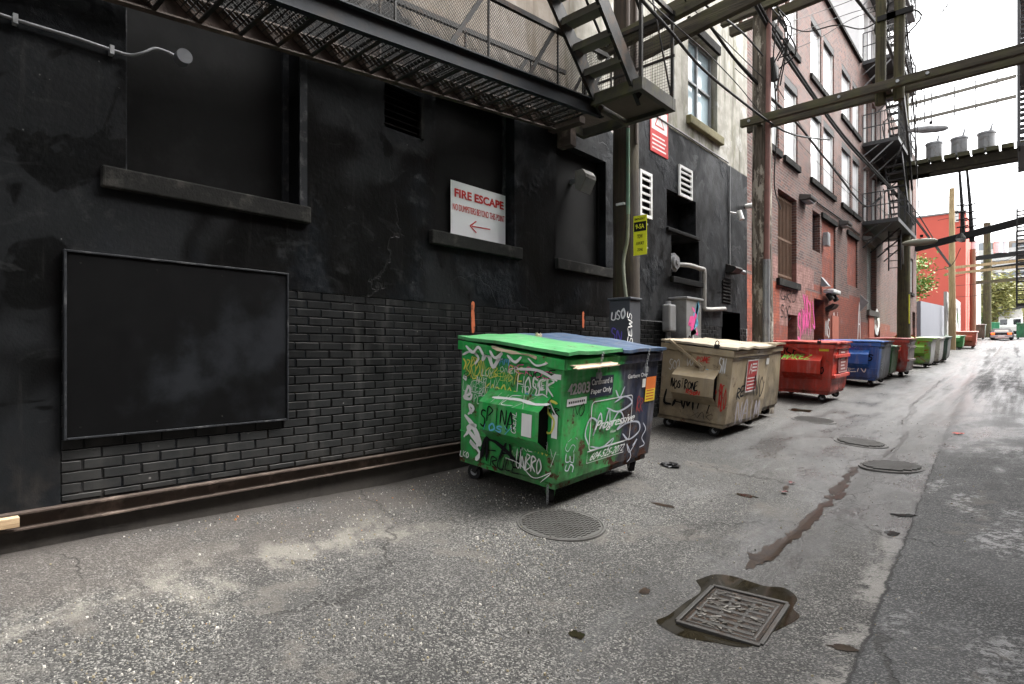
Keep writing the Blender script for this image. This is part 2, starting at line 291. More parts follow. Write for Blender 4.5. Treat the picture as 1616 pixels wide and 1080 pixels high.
def ground_mat():
    t=NT('wet_worn_asphalt'); p=t.pos(); x,y,z=t.xyz(p)
    wob=t.noise(p,1.1,5,.6); wob2=t.noise(p,7,4,.6)
    seam=t.m('SUBTRACT',4.02,t.m('MULTIPLY',t.m('SUBTRACT',y,2.5),.036)); seam=t.m('ADD',seam,t.m('MULTIPLY',t.m('SUBTRACT',wob2,.5),.09))
    right=t.ramp(t.m('SUBTRACT',x,seam),-.004,.004)
    # aggregate
    v1=t.n('ShaderNodeTexVoronoi',ins={'Vector':p,'Scale':125.}); cr=t.n('ShaderNodeSeparateColor',ins={0:v1.outputs['Color']}).outputs
    v2=t.n('ShaderNodeTexVoronoi',ins={'Vector':p,'Scale':60.}); cr2=t.n('ShaderNodeSeparateColor',ins={0:v2.outputs['Color']}).outputs
    base=t.mix(t.ramp(wob,.3,.7),(.036,.035,.033),(.066,.063,.059))
    stone=t.mix(cr[1],(.08,.077,.07),(.35,.34,.31)); base=t.mix(t.ramp(cr[2],.7,.8),base,(.018,.0175,.017)); base=t.mix(t.m('MULTIPLY',t.ramp(t.noise(p,9,6,.7),.5,.62),.5),base,(.024,.0235,.0225))
    amt=t.m('MULTIPLY',t.ramp(cr[0],.62,.70),t.ramp(v1.outputs['Distance'],.011*60/95*95*.0105,.004))
    amt=t.ramp(cr[0],.66,.72)
    expo=t.ramp(t.noise(p,.75,5,.6),.42,.6)      # where the binder has worn off
    c=t.mix(t.m('MULTIPLY',amt,t.fmix(expo,.42,.66)),base,stone)
    bigst=t.m('MULTIPLY',t.ramp(cr2[0],.86,.9),t.ramp(v2.outputs['Distance'],.45,.3)); c=t.mix(t.m('MULTIPLY',bigst,t.fmix(expo,.12,.6)),c,t.mix(cr2[2],(.2,.19,.17),(.42,.40,.36)))
    # right strip: newer darker asphalt
    cR=t.mix(t.m('MULTIPLY',amt,.62),t.mix(t.ramp(wob,.3,.7),(.034,.0345,.035),(.058,.0585,.059)),t.mix(cr[1],(.07,.07,.068),(.22,.22,.21)))
    c=t.mix(right,c,cR)
    # smooth oily patches / tyre polish
    pat=t.ramp(t.noise(t.scale(p,(1,.6,1)),.8,5,.55,dist=.5),.54,.6); c=t.mix(t.m('MULTIPLY',pat,.3),c,(.034,.033,.031))
    pa2=t.ramp(t.noise(t.vadd(p,(9,3,0)),1.3,4,.5),.6,.64); c=t.mix(t.m('MULTIPLY',t.m('MULTIPLY',pa2,t.ramp(wob2,.35,.6)),.55),c,(.11,.10,.086))
    # silt by the wall
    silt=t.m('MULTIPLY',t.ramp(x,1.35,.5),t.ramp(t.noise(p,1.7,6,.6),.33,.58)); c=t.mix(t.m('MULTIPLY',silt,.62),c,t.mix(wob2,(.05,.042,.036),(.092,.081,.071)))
    dust=t.m('MULTIPLY',t.ramp(t.m('ABSOLUTE',t.m('SUBTRACT',x,.95)),.5,.05),t.m('MULTIPLY',t.ramp(y,3.6,2.4),t.ramp(t.noise(p,2.6,7,.65),.45,.62)))
    c=t.mix(t.m('MULTIPLY',dust,.6),c,(.22,.205,.175))
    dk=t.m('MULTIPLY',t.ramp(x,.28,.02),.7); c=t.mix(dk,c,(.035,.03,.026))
    # eroded pale strip along the seam
    er=t.m('MULTIPLY',t.ramp(t.m('SUBTRACT',seam,x),.20,.10),t.m('MULTIPLY',t.m('SUBTRACT',1.,right),t.m('MULTIPLY',t.ramp(t.m('ADD',t.noise(t.vadd(p,(2,5.3,0)),1.3,6,.7),t.m('MULTIPLY',t.m('SUBTRACT',t.noise(p,16,4,.7),.5),.35)),.50,.56),t.ramp(y,5.6,5.2)))); c=t.mix(t.m('MULTIPLY',er,.85),c,t.mix(cr[0],(.13,.125,.115),(.23,.22,.205)))
    edge=t.m('MULTIPLY',t.ramp(t.m('ABSOLUTE',t.m('SUBTRACT',x,seam)),.018,.005),.9); c=t.mix(edge,c,(.016,.0155,.015)); pe=t.m('MULTIPLY',t.ramp(t.m('ABSOLUTE',t.m('ADD',t.m('SUBTRACT',x,seam),.05)),.05,.01),t.ramp(t.noise(p,2.6,6,.7),.5,.58)); c=t.mix(t.m('MULTIPLY',pe,.6),c,(.2,.19,.175))
    # cracks
    ck=t.vor(t.vadd(p,t.scale(t.noise(p,1.4,6,.65,out=1),(.8,.8,0.))),.55,'Distance','DISTANCE_TO_EDGE'); ckm=t.m('MULTIPLY',t.ramp(ck,.010,.002),t.ramp(t.noise(p,.5,2),.48,.56)); c=t.mix(t.m('MULTIPLY',ckm,.6),c,(.022,.02,.018))
    # wetness
    wn=t.m('ADD',t.noise(t.scale(p,(1.,.3,1)),1.05,8,.68),t.m('MULTIPLY',t.m('SUBTRACT',t.noise(t.scale(p,(1.,.45,1)),9,6,.7),.5),.22))
    lane=t.ramp(t.m('ABSOLUTE',t.m('SUBTRACT',x,3.35)),1.7,.2)
    wet=t.m('MULTIPLY',t.ramp(t.m('ADD',wn,t.m('ADD',t.m('MULTIPLY',lane,.16),t.m('SUBTRACT',t.ramp(y,2.6,11.,-.15,.19),t.m('MULTIPLY',right,t.ramp(y,12.,8.,0.,.17))))),.47,.64),t.ramp(x,1.2,2.))
    stk=t.ramp(t.m('ADD',t.noise(t.vadd(t.scale(p,(2.3,.085,1)),(4.,0.,0.)),1.,6,.62),t.m('MULTIPLY',t.m('SUBTRACT',t.noise(t.scale(p,(1.,.2,1)),5,5,.6),.5),.25)),.33,.60)
    farw=t.m('MULTIPLY',t.ramp(y,9,17),t.ramp(x,1.7,2.5)); wet=t.fmix(farw,wet,t.m('ADD',.12,t.m('MULTIPLY',stk,.88)))
    gl=t.m('MULTIPLY',t.m('MULTIPLY',right,t.ramp(t.noise(t.scale(t.vadd(p,(1.,3.5,0.)),(1.,.45,1.)),1.7,5,.6),.52,.60)),t.ramp(t.noise(p,17,5,.75),.46,.54)); wet=t.m('MAXIMUM',wet,t.m('MULTIPLY',gl,.9))
    c=t.mix(t.m('MULTIPLY',wet,.55),c,(.022,.022,.022))
    rough=t.fmix(wet,t.m('ADD',.72,t.m('MULTIPLY',wob2,.2)),t.m('ADD',t.fmix(farw,t.ramp(t.noise(t.scale(p,(1.3,.5,1)),1.9,6,.65),.38,.6,.50,.14),.22),t.m('MULTIPLY',t.noise(p,30,4,.7),.22)))
    bump=t.m('ADD',t.m('MULTIPLY',v1.outputs['Distance'],-.5),t.m('MULTIPLY',t.noise(p,60,4,.6),.6)); bump=t.m('ADD',bump,t.m('MULTIPLY',wob2,1.2)); bump=t.m('SUBTRACT',bump,t.m('MULTIPLY',ckm,1.))
    bump=t.m('MULTIPLY',bump,t.fmix(wet,1.,t.fmix(farw,.55,.12)))
    return t.out(c,rough,bump,.8,.012,spec=t.fmix(wet,.35,t.m('MAXIMUM',t.fmix(farw,.42,.9),t.m('MULTIPLY',gl,.9))))
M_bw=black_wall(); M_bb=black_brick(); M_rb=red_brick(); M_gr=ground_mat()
M_black=plain('black_gloss_paint',(.0035,.0036,.0038),.42,0,.35,1.6,.15,(.016,.0175,.02),.8)
M_matt=plain('black_matt_board',(.0045,.0045,.0045),.7,0,.5,3,.3,(.013,.013,.013),.6)
M_frame=plain('worn_black_frame',(.022,.0235,.026),.4,0,.5,14,.2,(.16,.16,.16),.35)
M_sill=plain('dark_stone_sill',(.015,.0148,.0138),.9,0,.6,7,1.,(.06,.057,.05),.6)
M_void=plain('dark_interior',(.006,.006,.006),.9)
M_steel=plain('dark_old_steel',(.026,.0255,.0245),.5,.15,.5,8,.5,(.085,.05,.03),.6)
M_steel2=plain('blue_grey_painted_steel',(.022,.025,.029),.4,.1,.5,4,.3,(.045,.035,.026),.5)
M_rust=plain('rusty_brown_steel',(.055,.038,.029),.75,0,.5,6,.7,(.20,.15,.12),.6)
M_galv=plain('galvanised_steel',(.33,.34,.35),.45,.5,.3,10,.2,(.12,.11,.1),.4)
M_grey=plain('grey_painted_metal',(.22,.225,.23),.5,.1,.35,6,.3,(.1,.08,.06),.5)
M_white=plain('white_painted_metal',(.72,.72,.70),.5,0,.2,8,.2,(.3,.27,.22),.4)
M_signw=plain('white_sign_board',(.74,.76,.77),.45,0,.06,2,.1)
M_red=plain('sign_red',(.50,.02,.018),.5,0,.1); M_yel=plain('sign_yellow',(.72,.72,.02),.5,0,.1); M_ink=plain('black_ink',(.012,.012,.012),.6,0,.1)
M_conc=plain('foundation_concrete',(.05,.044,.038),.9,0,.6,5,.8,(.02,.018,.016),.6)
M_tw=plain('white_spray',(.78,.78,.76),.5,0,.1); M_tk=plain('black_spray',(.012,.012,.013),.5,0,.1); M_ty=plain('yellow_marker',(.68,.66,.12),.5,0,.1)
M_tr=plain('red_spray',(.5,.03,.02),.5,0,.1); M_tb=plain('light_blue_spray',(.12,.42,.62),.5,0,.1); M_to=plain('orange_spray',(.55,.13,.045),.7,0,.5,16,.3,(.06,.03,.02),.8); M_tp=plain('pink_spray',(.72,.09,.30),.5,0,.1); M_tv=plain('violet_spray',(.13,.10,.5),.5,0,.1); M_tg=plain('lime_spray',(.35,.8,.12),.5,0,.1)
M_rub=plain('black_rubber',(.018,.018,.018),.7); M_glw=glass_white('white_window',(.93,.94,.95)); M_glb=glass_white('pale_blue_window',(.42,.53,.58)); M_gld=glass_white('dark_window',(.02,.022,.025))
M_pole=wood('weathered_pole_wood',(.052,.035,.022),(.022,.016,.011),.2); M_polep=wood('peeling_pole_wood',(.17,.14,.11),(.045,.034,.027),.1,.95); M_polem=wood('mossy_pole_wood',(.085,.07,.035),(.035,.03,.018),.7)
M_beamx=wood('mossy_beam_wood',(.088,.074,.052),(.04,.034,.025),.42,0,'x'); M_lum=wood('raw_lumber',(.52,.40,.25),(.36,.24,.13),0,0,'y'); M_tanp=wood('tan_pole_wood',(.42,.31,.17),(.26,.19,.10),0)
M_cable=plain('black_cable',(.022,.021,.02),.55); M_card=plain('brown_cardboard',(.50,.36,.22),.85,0,.3,4,.3); M_cov=plain('worn_cover_iron',(.07,.067,.062),.6,.1,.6,12,.7,(.04,.035,.029),.7)
M_iron=plain('worn_cast_iron',(.04,.037,.033),.5,.2,.6,9,.6,(.035,.024,.016),.8)
# ------------------------------------------------------------------ ground
GXS=[-70,-40,-20,-8,-3,-.4]+[i*.08 for i in range(0,78)]+[6.5,8,12,25,60]
GYS=[-12,-8,-4,-2]+[-1+i*.08 for i in range(0,164)]+[12.1+i*.5 for i in range(1,40)]+[33+i*3 for i in range(0,40)]+[170,220,300]
def _gh(x,y):
    n=noise.noise((x*1.3,y*1.3,3.))*.012+noise.noise((x*4,y*4,7.))*.004 if 0<x<6.2 and y<30 else 0
    n-=.012*max(0,1-abs(x-(3.15-.03*(y-5)))/.25) if 4.3<y<8 else 0
    n+=.018*max(0,min(1,(x-(4.02-(y-2.5)*.036))/.06)) if y<40 else .018*(1 if x>3.2 else 0)
    return gz(max(x,0),y)+n
import bisect
GV={}
def gh(x,y):
    i=max(0,min(len(GXS)-2,bisect.bisect_right(GXS,x)-1)); j=max(0,min(len(GYS)-2,bisect.bisect_right(GYS,y)-1))
    fx=(x-GXS[i])/(GXS[i+1]-GXS[i]); fy=(y-GYS[j])/(GYS[j+1]-GYS[j]); g=lambda a,b:GV.setdefault((a,b),_gh(GXS[a],GYS[b]))
    return (g(i,j)*(1-fx)+g(i+1,j)*fx)*(1-fy)+(g(i,j+1)*(1-fx)+g(i+1,j+1)*fx)*fy
def ground():
    xs,ys=GXS,GYS; vs=[(x,y,_gh(x,y)) for y in ys for x in xs]; fs=[]
    k=len(xs)
    for j in range(len(ys)-1):
        for i in range(k-1): fs.append((j*k+i,j*k+i+1,(j+1)*k+i+1,(j+1)*k+i))
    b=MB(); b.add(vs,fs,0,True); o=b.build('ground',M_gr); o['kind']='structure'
ground()
def blob(cx,cy,rx,ry,rot,seed,n=40,rough=.35):
    rr=random.Random(seed); pts=[]
    for i in range(n):
        a=2*math.pi*i/n; k=1+rough*(noise.noise((math.cos(a)*1.7+seed*3.1,math.sin(a)*1.7,seed))+.5*noise.noise((math.cos(a)*5+seed,math.sin(a)*5,2.)))
        x=rx*k*math.cos(a); y=ry*k*math.sin(a); pts.append((cx+x*math.cos(rot)-y*math.sin(rot),cy+x*math.sin(rot)+y*math.cos(rot)))
    return pts
def wetmat(name,col,rough):
    t=NT(name); p=t.pos(); a=t.noise(p,6,6,.6)
    v=t.n('ShaderNodeTexVoronoi',ins={'Vector':p,'Scale':70.}); k=t.m('MULTIPLY',t.ramp(t.n('ShaderNodeSeparateColor',ins={0:v.outputs['Color']}).outputs[0],.6,.7),.6 if rough>.2 else 0.)
    return t.out(t.mix(k,t.mix(t.ramp(a,.35,.65),col,tuple(v*.5 for v in col)),tuple(v*3.2 for v in col)),t.m('ADD',rough,t.m('MULTIPLY',t.ramp(a,.5,.7),.12)),a,.08,.004,spec=.5)
M_pud=wetmat('muddy_puddle',(.020,.0165,.010),.05); M_mud=wetmat('rust_brown_wet_silt',(.017,.0105,.0065),.3); M_puc=wetmat('clear_puddle',(.03,.03,.03),.03)
def flat(name,pts,m,dz=.016,flatz=None):
    b=MB(); c=(sum(p[0] for p in pts)/len(pts),sum(p[1] for p in pts)/len(pts))
    n=len(pts); rings=[1-.1*i for i in range(10)]; vs=[]
    for r in rings: vs+=[(c[0]+(p[0]-c[0])*r,c[1]+(p[1]-c[1])*r) for p in pts]
    vs.append(c)
    z=(lambda x,y:gh(x,y)+dz) if flatz is None else (lambda x,y:flatz)
    V=[(x,y,z(x,y)) for x,y in vs]; F=[]
    for k in range(9): F+=[(k*n+i,k*n+(i+1)%n,(k+1)*n+(i+1)%n,(k+1)*n+i) for i in range(n)]
    F+=[(9*n+i,9*n+(i+1)%n,10*n) for i in range(n)]
    b.add(V,F,0,True); o=b.build(name,m); o['kind']='structure'; return o
def gpts(l): return [G(*p) for p in l]
dz=gz(3.35,3.35)
flat('puddle',[tuple(v[:2]) for v in catmull([(*G(*p),0) for p in [(1098,917),(1128,908),(1165,913),(1205,926),(1238,930),(1258,946),(1252,962),(1262,975),(1236,990),(1208,1004),(1180,1022),(1130,1014),(1076,1006),(1036,984),(1056,972),(1084,950),(1106,934),(1098,917)]],5)][:-1],M_pud,.003)
# silted gutter stream running up to the round covers
cl=[(1186,890),(1207,878),(1222,866),(1250,845),(1275,822),(1292,805),(1318,780),(1334,757),(1352,738)]; wd=[.05,.10,.05,.045,.06,.05,.06,.05,.07]
b=MB(); rr=random.Random(11); kk=0
for i in range(len(cl)-1):
    (xa,ya),(xb,yb)=G(*cl[i]),G(*cl[i+1])
    for s in range(7):
        f=(s+rr.random())/7; w=(wd[i]+(wd[i+1]-wd[i])*f)*rr.uniform(.35,.85); cx_,cy_=xa+(xb-xa)*f+rr.gauss(0,.012),ya+(yb-ya)*f
        P=blob(cx_,cy_,w,rr.uniform(.06,.16),.05,i*9+s,22,.9); z=.004+.0005*(kk%9); kk+=1; n=len(P)
        vs=[(cx_+(x-cx_)*r,cy_+(y-cy_)*r) for r in(1.,.5) for x,y in P]+[(cx_,cy_)]
        b.add([(x,y,gh(x,y)+z) for x,y in vs],[(k,(k+1)%n,n+(k+1)%n,n+k) for k in range(n)]+[(n+k,n+(k+1)%n,2*n) for k in range(n)],0,True)
o=b.build('gutter_water',M_mud); o['kind']='structure'; b=MB()
for a,c in zip([(1418,733),(1400,716),(1424,700),(1430,684),(1424,668),(1442,650),(1438,638),(1462,622),(1475,610)],[(1400,716),(1424,700),(1430,684),(1424,668),(1442,650),(1438,638),(1462,622),(1475,610),(1490,598)]):
    (xa,ya),(xb,yb)=G(*a),G(*c)
    for s in range(5):
        f=(s+rr.random())/5; P=blob(xa+(xb-xa)*f+rr.gauss(0,.015),ya+(yb-ya)*f,rr.uniform(.012,.04),abs(yb-ya)/5+.08,.05,s+int(a[0]),18,.9); z=.004+.0005*(kk%9); kk+=1; n=len(P); cx_,cy_=xa+(xb-xa)*f,ya+(yb-ya)*f
        b.add([(x,y,gh(x,y)+z) for x,y in P]+[(cx_,cy_,gh(cx_,cy_)+z)],[(k,(k+1)%n,n) for k in range(n)],0,True)
o=b.build('gutter_water',wetmat('dark_wet_crack',(.014,.012,.010),.45)); o['kind']='structure'
for i,(p,rx,ry,m) in enumerate([((1178,783),.09,.05,M_pud),((1240,772),.025,.10,M_mud),((1048,798),.10,.03,M_mud),((1018,935),.03,.05,M_mud),((1330,1024),.06,.03,M_pud),((1408,843),.05,.05,M_puc),((1425,815),.10,.05,M_puc),((910,1003),.05,.03,M_pud),((1262,648),.2,.2,M_pud)]):
    x,y=G(*p); flat('puddle',blob(x,y,rx,ry,.1,i+3,40,.6),m,.005)
# iron covers
def ground_tilt(x,y):
    return (math.atan((gz(x,y+.3)-gz(x,y-.3))/.6), -math.atan((gz(x+.3,y)-gz(x-.3,y))/.6), 0)
def cover(px,rad,label,pattern,seed):
    x,y=G(*px); t=thing('manhole_cover',label,'manhole cover',(x,y,gh(x,y)+.0),'round iron covers in the lane',ground_tilt(x,y))
    b=MB(); b.tube([(0,0,-.03),(0,0,.012)],rad,48); o=b.build('plate',M_iron if pattern=='bar' else M_cov,t,True,.004)
    b=MB(); n=48
    vs=[];
    for r_,z in ((rad+.006,.0),(rad+.006,.012),(rad+.022,.012),(rad+.03,-.02)): vs+=[(r_*math.cos(2*math.pi*i/n),r_*math.sin(2*math.pi*i/n),z) for i in range(n)]
    b.add(vs,[(k*n+i,k*n+(i+1)%n,(k+1)*n+(i+1)%n,(k+1)*n+i) for k in range(3) for i in range(n)]); b.build('rim',M_cov,t,True)
    b=MB(); s=rad*.085 if pattern=='stud' else rad*.2; k=int(rad/s)
    for i in range(-k,k+1):
        if pattern=='bar':
            w=math.sqrt(max(0,rad*rad*.86-(i*s)**2)); 
            if w>.05: b.box(-w,w,i*s-.014,i*s+.014,.0125,.030)
        else:
            for j in range(-k,k+1):
                if (i*i+j*j)*s*s<rad*rad*.86: b.beam((i*s-s*.3,j*s-s*.3*(1 if (i+j)%2 else -1),.016),(i*s+s*.3,j*s+s*.3*(1 if (i+j)%2 else -1),.016),.010,.007)
    b.build('tread_pattern',M_cov,t,True)
cover((885,828),.34,'round iron cover with raised lattice, lying before the green dumpster','stud',1)
cover((1284,664),.33,'round iron cover in the dry lane, farthest away, near the red dumpster','stud',2)
cover((1358,700),.31,'ribbed round iron cover on wet asphalt, middle one of the gutter line','bar',3)
cover((1407,738),.31,'ribbed round iron cover at the top end of the rusty gutter stream','bar',4)
def drain():
    x,y=3.345,3.33; z=gh(x,y); t=thing('drain_grate','square cast iron drain grate in a muddy puddle','drain',(x,y,z+.009),None,ground_tilt(x,y)[:2]+(.06,))
    b=MB(); w,h=.225,.30
    for a in (-1,1):
        b.box(-w,w,a*h-.013,a*h+.013,-.02,.014); b.box(a*w-.013,a*w+.013,-h+.013,h-.013,-.02,.0135)
        b.box(-w+.035,w-.035,a*(h-.05)-.008,a*(h-.05)+.008,-.02,.008); b.box(a*(w-.045)-.008,a*(w-.045)+.008,-h+.06,h-.06,-.02,.0075)
    b.build('frame',M_iron,t,True,.004)
    b=MB()
    for i in range(7):
        yy=-h+.095+i*(2*h-.19)/6; b.box(-w+.055,w-.055,yy-.016,yy+.016,-.015,.010)
    for xx in (-.06,.06): b.box(xx-.012,xx+.012,-h+.08,h-.08,-.016,.006)
    b.build('bar',M_iron,t,True,.005)
    b=MB(); b.box(-w+.02,w-.02,-h+.02,h-.02,-.03,.005)
    for i in range(54):
        x=R.uniform(-w+.05,w-.05); yy=R.uniform(-h+.06,h-.06); s=R.uniform(.006,.03); b.beam((x-s,yy,.007),(x+s*R.uniform(.3,1),yy+R.uniform(-.03,.03),R.uniform(.006,.015)),R.uniform(.006,.02),.008,1 if i%4 else 2)
    b.build('silt',[M_mud,plain('grey_silt',(.075,.068,.058),.9),plain('pale_scrap',(.15,.14,.125),.9)],t,True)
drain()
# litter (uncountable)
def litter():
    b=MB(); rr=random.Random(5)
    for i in range(7000):
        k=rr.random()
        if k<.35: x,y=rr.uniform(.1,2.2),rr.uniform(.2,4.2)
        elif k<.75: x,y=rr.gauss(1.9,.55),rr.uniform(.5,3.6)
        else: x,y=rr.uniform(.3,4.3),rr.uniform(.3,12)
        if noise.noise((x*1.1,y*1.1,9.))<-.05 and k<.75: continue
        if x<.05: continue
        s=rr.choice([.002,.0025,.003,.004,.006])*rr.uniform(.6,1.3)
        if rr.random()<.012: s*=2.2
        z=gh(x,y)+.003; a=rr.uniform(0,6.3); ca,sa=math.cos(a),math.sin(a); q=rr.uniform(.35,1.)
        P=[(x+(ca*u*q-sa*v)*s*rr.uniform(.7,1.3),y+(sa*u*q+ca*v)*s*rr.uniform(.7,1.3)) for u,v in((-1,-1),(1,-1),(1.2,.2),(.4,1.1),(-1,.8))]
        m=rr.choices([0,1,2,3,4],[44,30,22,.7,4])[0]; h=s*rr.uniform(.25,.9)
        vs=[(px,py,z-.004) for px,py in P]+[(x+(px-x)*.7,y+(py-y)*.7,z+h+rr.uniform(0,h*.5)) for px,py in P]
        b.add(vs,[(5,6,7,8,9)]+[(j,(j+1)%5,5+(j+1)%5,5+j) for j in range(5)],m)
    o=b.build('litter',[plain('litter_pale',(.42,.40,.36),.8),plain('litter_grey',(.2,.195,.18),.8),plain('litter_tan',(.26,.22,.14),.8),plain('litter_orange',(.42,.17,.06),.8),plain('litter_dark',(.06,.055,.045),.8)])
    o['label']='pale grit and crumbs of litter scattered over the lane'; o['kind']='stuff'
litter()
# ------------------------------------------------------------------ walls with openings
def wall_holes(b,X,y0,y1,z0,z1,holes,depth,m=0,mr=None,mback=None):
    mr=m if mr is None else mr
    ys=sorted({y0,y1,*[h[0] for h in holes],*[h[1] for h in holes]}); zs=sorted({z0,z1,*[h[2] for h in holes],*[h[3] for h in holes]})
    ys=[v for v in ys if y0<=v<=y1]; zs=[v for v in zs if z0<=v<=z1]
    for a,c in zip(ys,ys[1:]):
        for e,f in zip(zs,zs[1:]):
            my,mz=(a+c)/2,(e+f)/2
            if any(h[0]<my<h[1] and h[2]<mz<h[3] for h in holes): continue
            b.poly([(X,a,e),(X,c,e),(X,c,f),(X,a,f)],m)
    for h in holes:
        d=h[4] if len(h)>4 else depth; a,c,e,f=h[:4]; f=min(f,z1)
        b.poly([(X,a,e),(X-d,a,e),(X-d,a,f),(X,a,f)][::-1],mr); b.poly([(X,c,e),(X-d,c,e),(X-d,c,f),(X,c,f)],mr)
        b.poly([(X,a,f),(X-d,a,f),(X-d,c,f),(X,c,f)][::-1],mr); b.poly([(X,a,e),(X-d,a,e),(X-d,c,e),(X,c,e)],mr)
# ---- black building, nearest
def black_building():
    t=thing('black_building','black painted building with boarded windows, nearest on the left','building',(0,0,0))
    holes=[(1.145,2.40,2.853,4.75,.2),(3.28,3.757,3.79,4.22,.12),(3.92,5.17,2.88,4.5,.17),(6.0,7.2,2.85,4.42,.14)]
    b=MB(); wall_holes(b,0,-9,.785,-.3,10.2,[],.2); wall_holes(b,0,.785,7.55,2.13,10.2,holes,.2)
    b.poly([(-.0065,.785,-.3),(-.0065,7.55,-.3),(-.0065,7.55,2.13),(-.0065,.785,2.13)]); b.poly([(0,.785,2.13),(0,7.55,2.13),(-.012,7.55,2.13),(-.012,.785,2.13)]); b.poly([(0,.785,-.3),(-.012,.785,-.3),(-.012,.785,2.13),(0,.785,2.13)])
    b.poly([(0,-9,10.2),(0,7.55,10.2),(-9,7.55,10.2),(-9,-9,10.2)]); b.poly([(0,-9,-.3),(0,-9,10.2),(-9,-9,10.2),(-9,-9,-.3)])
    b.build('wall',M_bw,t)
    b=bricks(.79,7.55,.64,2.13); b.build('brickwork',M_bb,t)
    def win(a,c,e,f,d,sill=True,frame=0.05,s0=None,s1=None):
        w=MB(); w.box(-d-.03,-d,a,c,e,f); wo=w.build('window_board',M_matt,t)
        fr=MB()
        for q in (0,1): fr.box(-d+.001,-d+.03,(a,c-frame)[q],(a+frame,c)[q],e+.02,f)
        fr.box(-d+.001,-d+.028,a+frame,c-frame,e,e+.05); fr.build('frame',M_frame if d>.15 else M_matt,wo)
        if sill:
            s=MB(); s.box(-d,.055,s0,s1,e-.145,e-.002); s.build('sill',M_sill,t,bev=.012)
    win(1.145,2.40,2.853,4.75,.2,True,.05,1.0,2.49); win(3.92,5.17,2.88,4.5,.17,True,.045,3.835,5.265); win(6.0,7.2,2.85,4.42,.14,True,.04,5.97,7.42)
    # pilaster strip right of the first window
    b=MB(); b.box(.001,.02,2.405,2.47,2.856,4.75); b.build('window_trim',M_frame,t)
    v=MB(); v.box(-.12,-.115,3.28,3.757,3.79,4.22,1)
    for i in range(6):
        z=3.83+i*.068; v.poly([(-.09,3.30,z+.05),(-.01,3.30,z),(-.01,3.74,z),(-.09,3.74,z+.05)]); v.poly([(-.09,3.30,z+.044),(-.01,3.30,z-.006),(-.01,3.74,z-.006),(-.09,3.74,z+.044)])
    v.box(-.02,.012,3.725,3.765,3.79,4.22); v.build('vent',[M_sill,M_void],t)
    # steel channel carrying the wall and the recessed footing below it
    b=MB(); b.box(.0,.06,-6,7.5,.612,.626); b.box(.0,.012,-6,7.5,.53,.612); b.box(.0,.062,-6,7.5,.517,.53)
    for i in range(24):
        y=-4+i*.48; b.tube([(.012,y,.57),(.024,y,.57)],.013,6)
    b.build('steel_channel',M_rust,t,bev=.002)
    b=MB(); b.box(-.3,.004,-6,7.55,-.2,.514); b.build('footing',M_conc,t)
    for px,pa,pb,w in((746,476,526,.034),(920,492,518,.03)):
        y,z1=W(px,pa); z0=W(px,pb)[1]
        o=MB(); P=[(0,z0),(.004,z0+.1),(-.003,z1-.1),(.002,z1)]; o.stroke(P,(.0015,y,0),(0,1,0),(0,0,1),w*1.5,0,.003); o.build('paint_mark',M_to,t)
    return t
def bricks(y0,y1,z0,z1,skip=()):
    b=MB(); rr=random.Random(3); ch=.0722; bl=.226; r=0; z=z1-ch
    while z>z0-ch:
        off=(r%2)*bl/2+rr.uniform(-.008,.008); y=y0-off
        while y<y1:
            a=max(y0,y+.005); c=min(y1,y+bl-.005); e=max(z,z0); f=z+ch-.006
            if c-a>.02 and f-e>.02 and not any(s[0]<(a+c)/2<s[1] and s[2]<(e+f)/2<s[3] for s in skip):
                d=rr.uniform(-.002,.003)-(.003 if z>z1-2.5*ch else 0); q=.0045; j=[rr.uniform(-.002,.002) for _ in range(4)]
                vs=[(-.013,a,e),(-.013,c,e),(-.013,c,f),(-.013,a,f),(d,a+q,e+q+j[0]),(d+rr.uniform(-.002,.002),c-q,e+q+j[1]),(d,c-q,f-.0055+j[2]),(d,a+q,f-.0055+j[3])]
                b.add(vs,[(4,5,6,7),(0,1,5,4),(1,2,6,5),(2,3,7,6),(3,0,4,7)])
            y+=bl+rr.uniform(-.004,.004)
        z-=ch; r+=1
    return b
black_building()
# panel fixed on the wall
def panel():
    y0,y1,z0,z1=.806,2.286,1.045,2.255
    t=thing('notice_panel','large blank black panel in a thin frame on the brick','panel',(0,y0,z0))
    b=MB(); b.box(.004,.032,y0+.005,y1-.005,z0+.005,z1-.005); b.build('board',M_black,t)
    b=MB(); w=.014
    b.box(.004,.046,y0-.008,y0+w-.008,z0-.006,z1+.008); b.box(.004,.0455,y1-.006,y1+.008,z0-.006,z1+.008); b.box(.004,.0445,y0+w-.008,y1-.006,z1-.006,z1+.008); b.box(.004,.044,y0+w-.008,y1-.006,z0-.006,z0+.008)
    b.build('frame',M_frame,t,bev=.003)
    b=MB()
    for i in range(4):
        for j in (0,1):
            b.tube([(.032,y0+.08+i*(y1-y0-.16)/3,(z0+.07,z1-.07)[j]),(.035,y0+.08+i*(y1-y0-.16)/3,(z0+.07,z1-.07)[j])],.006,8)
    b.build('screw',M_sill,t)
panel()
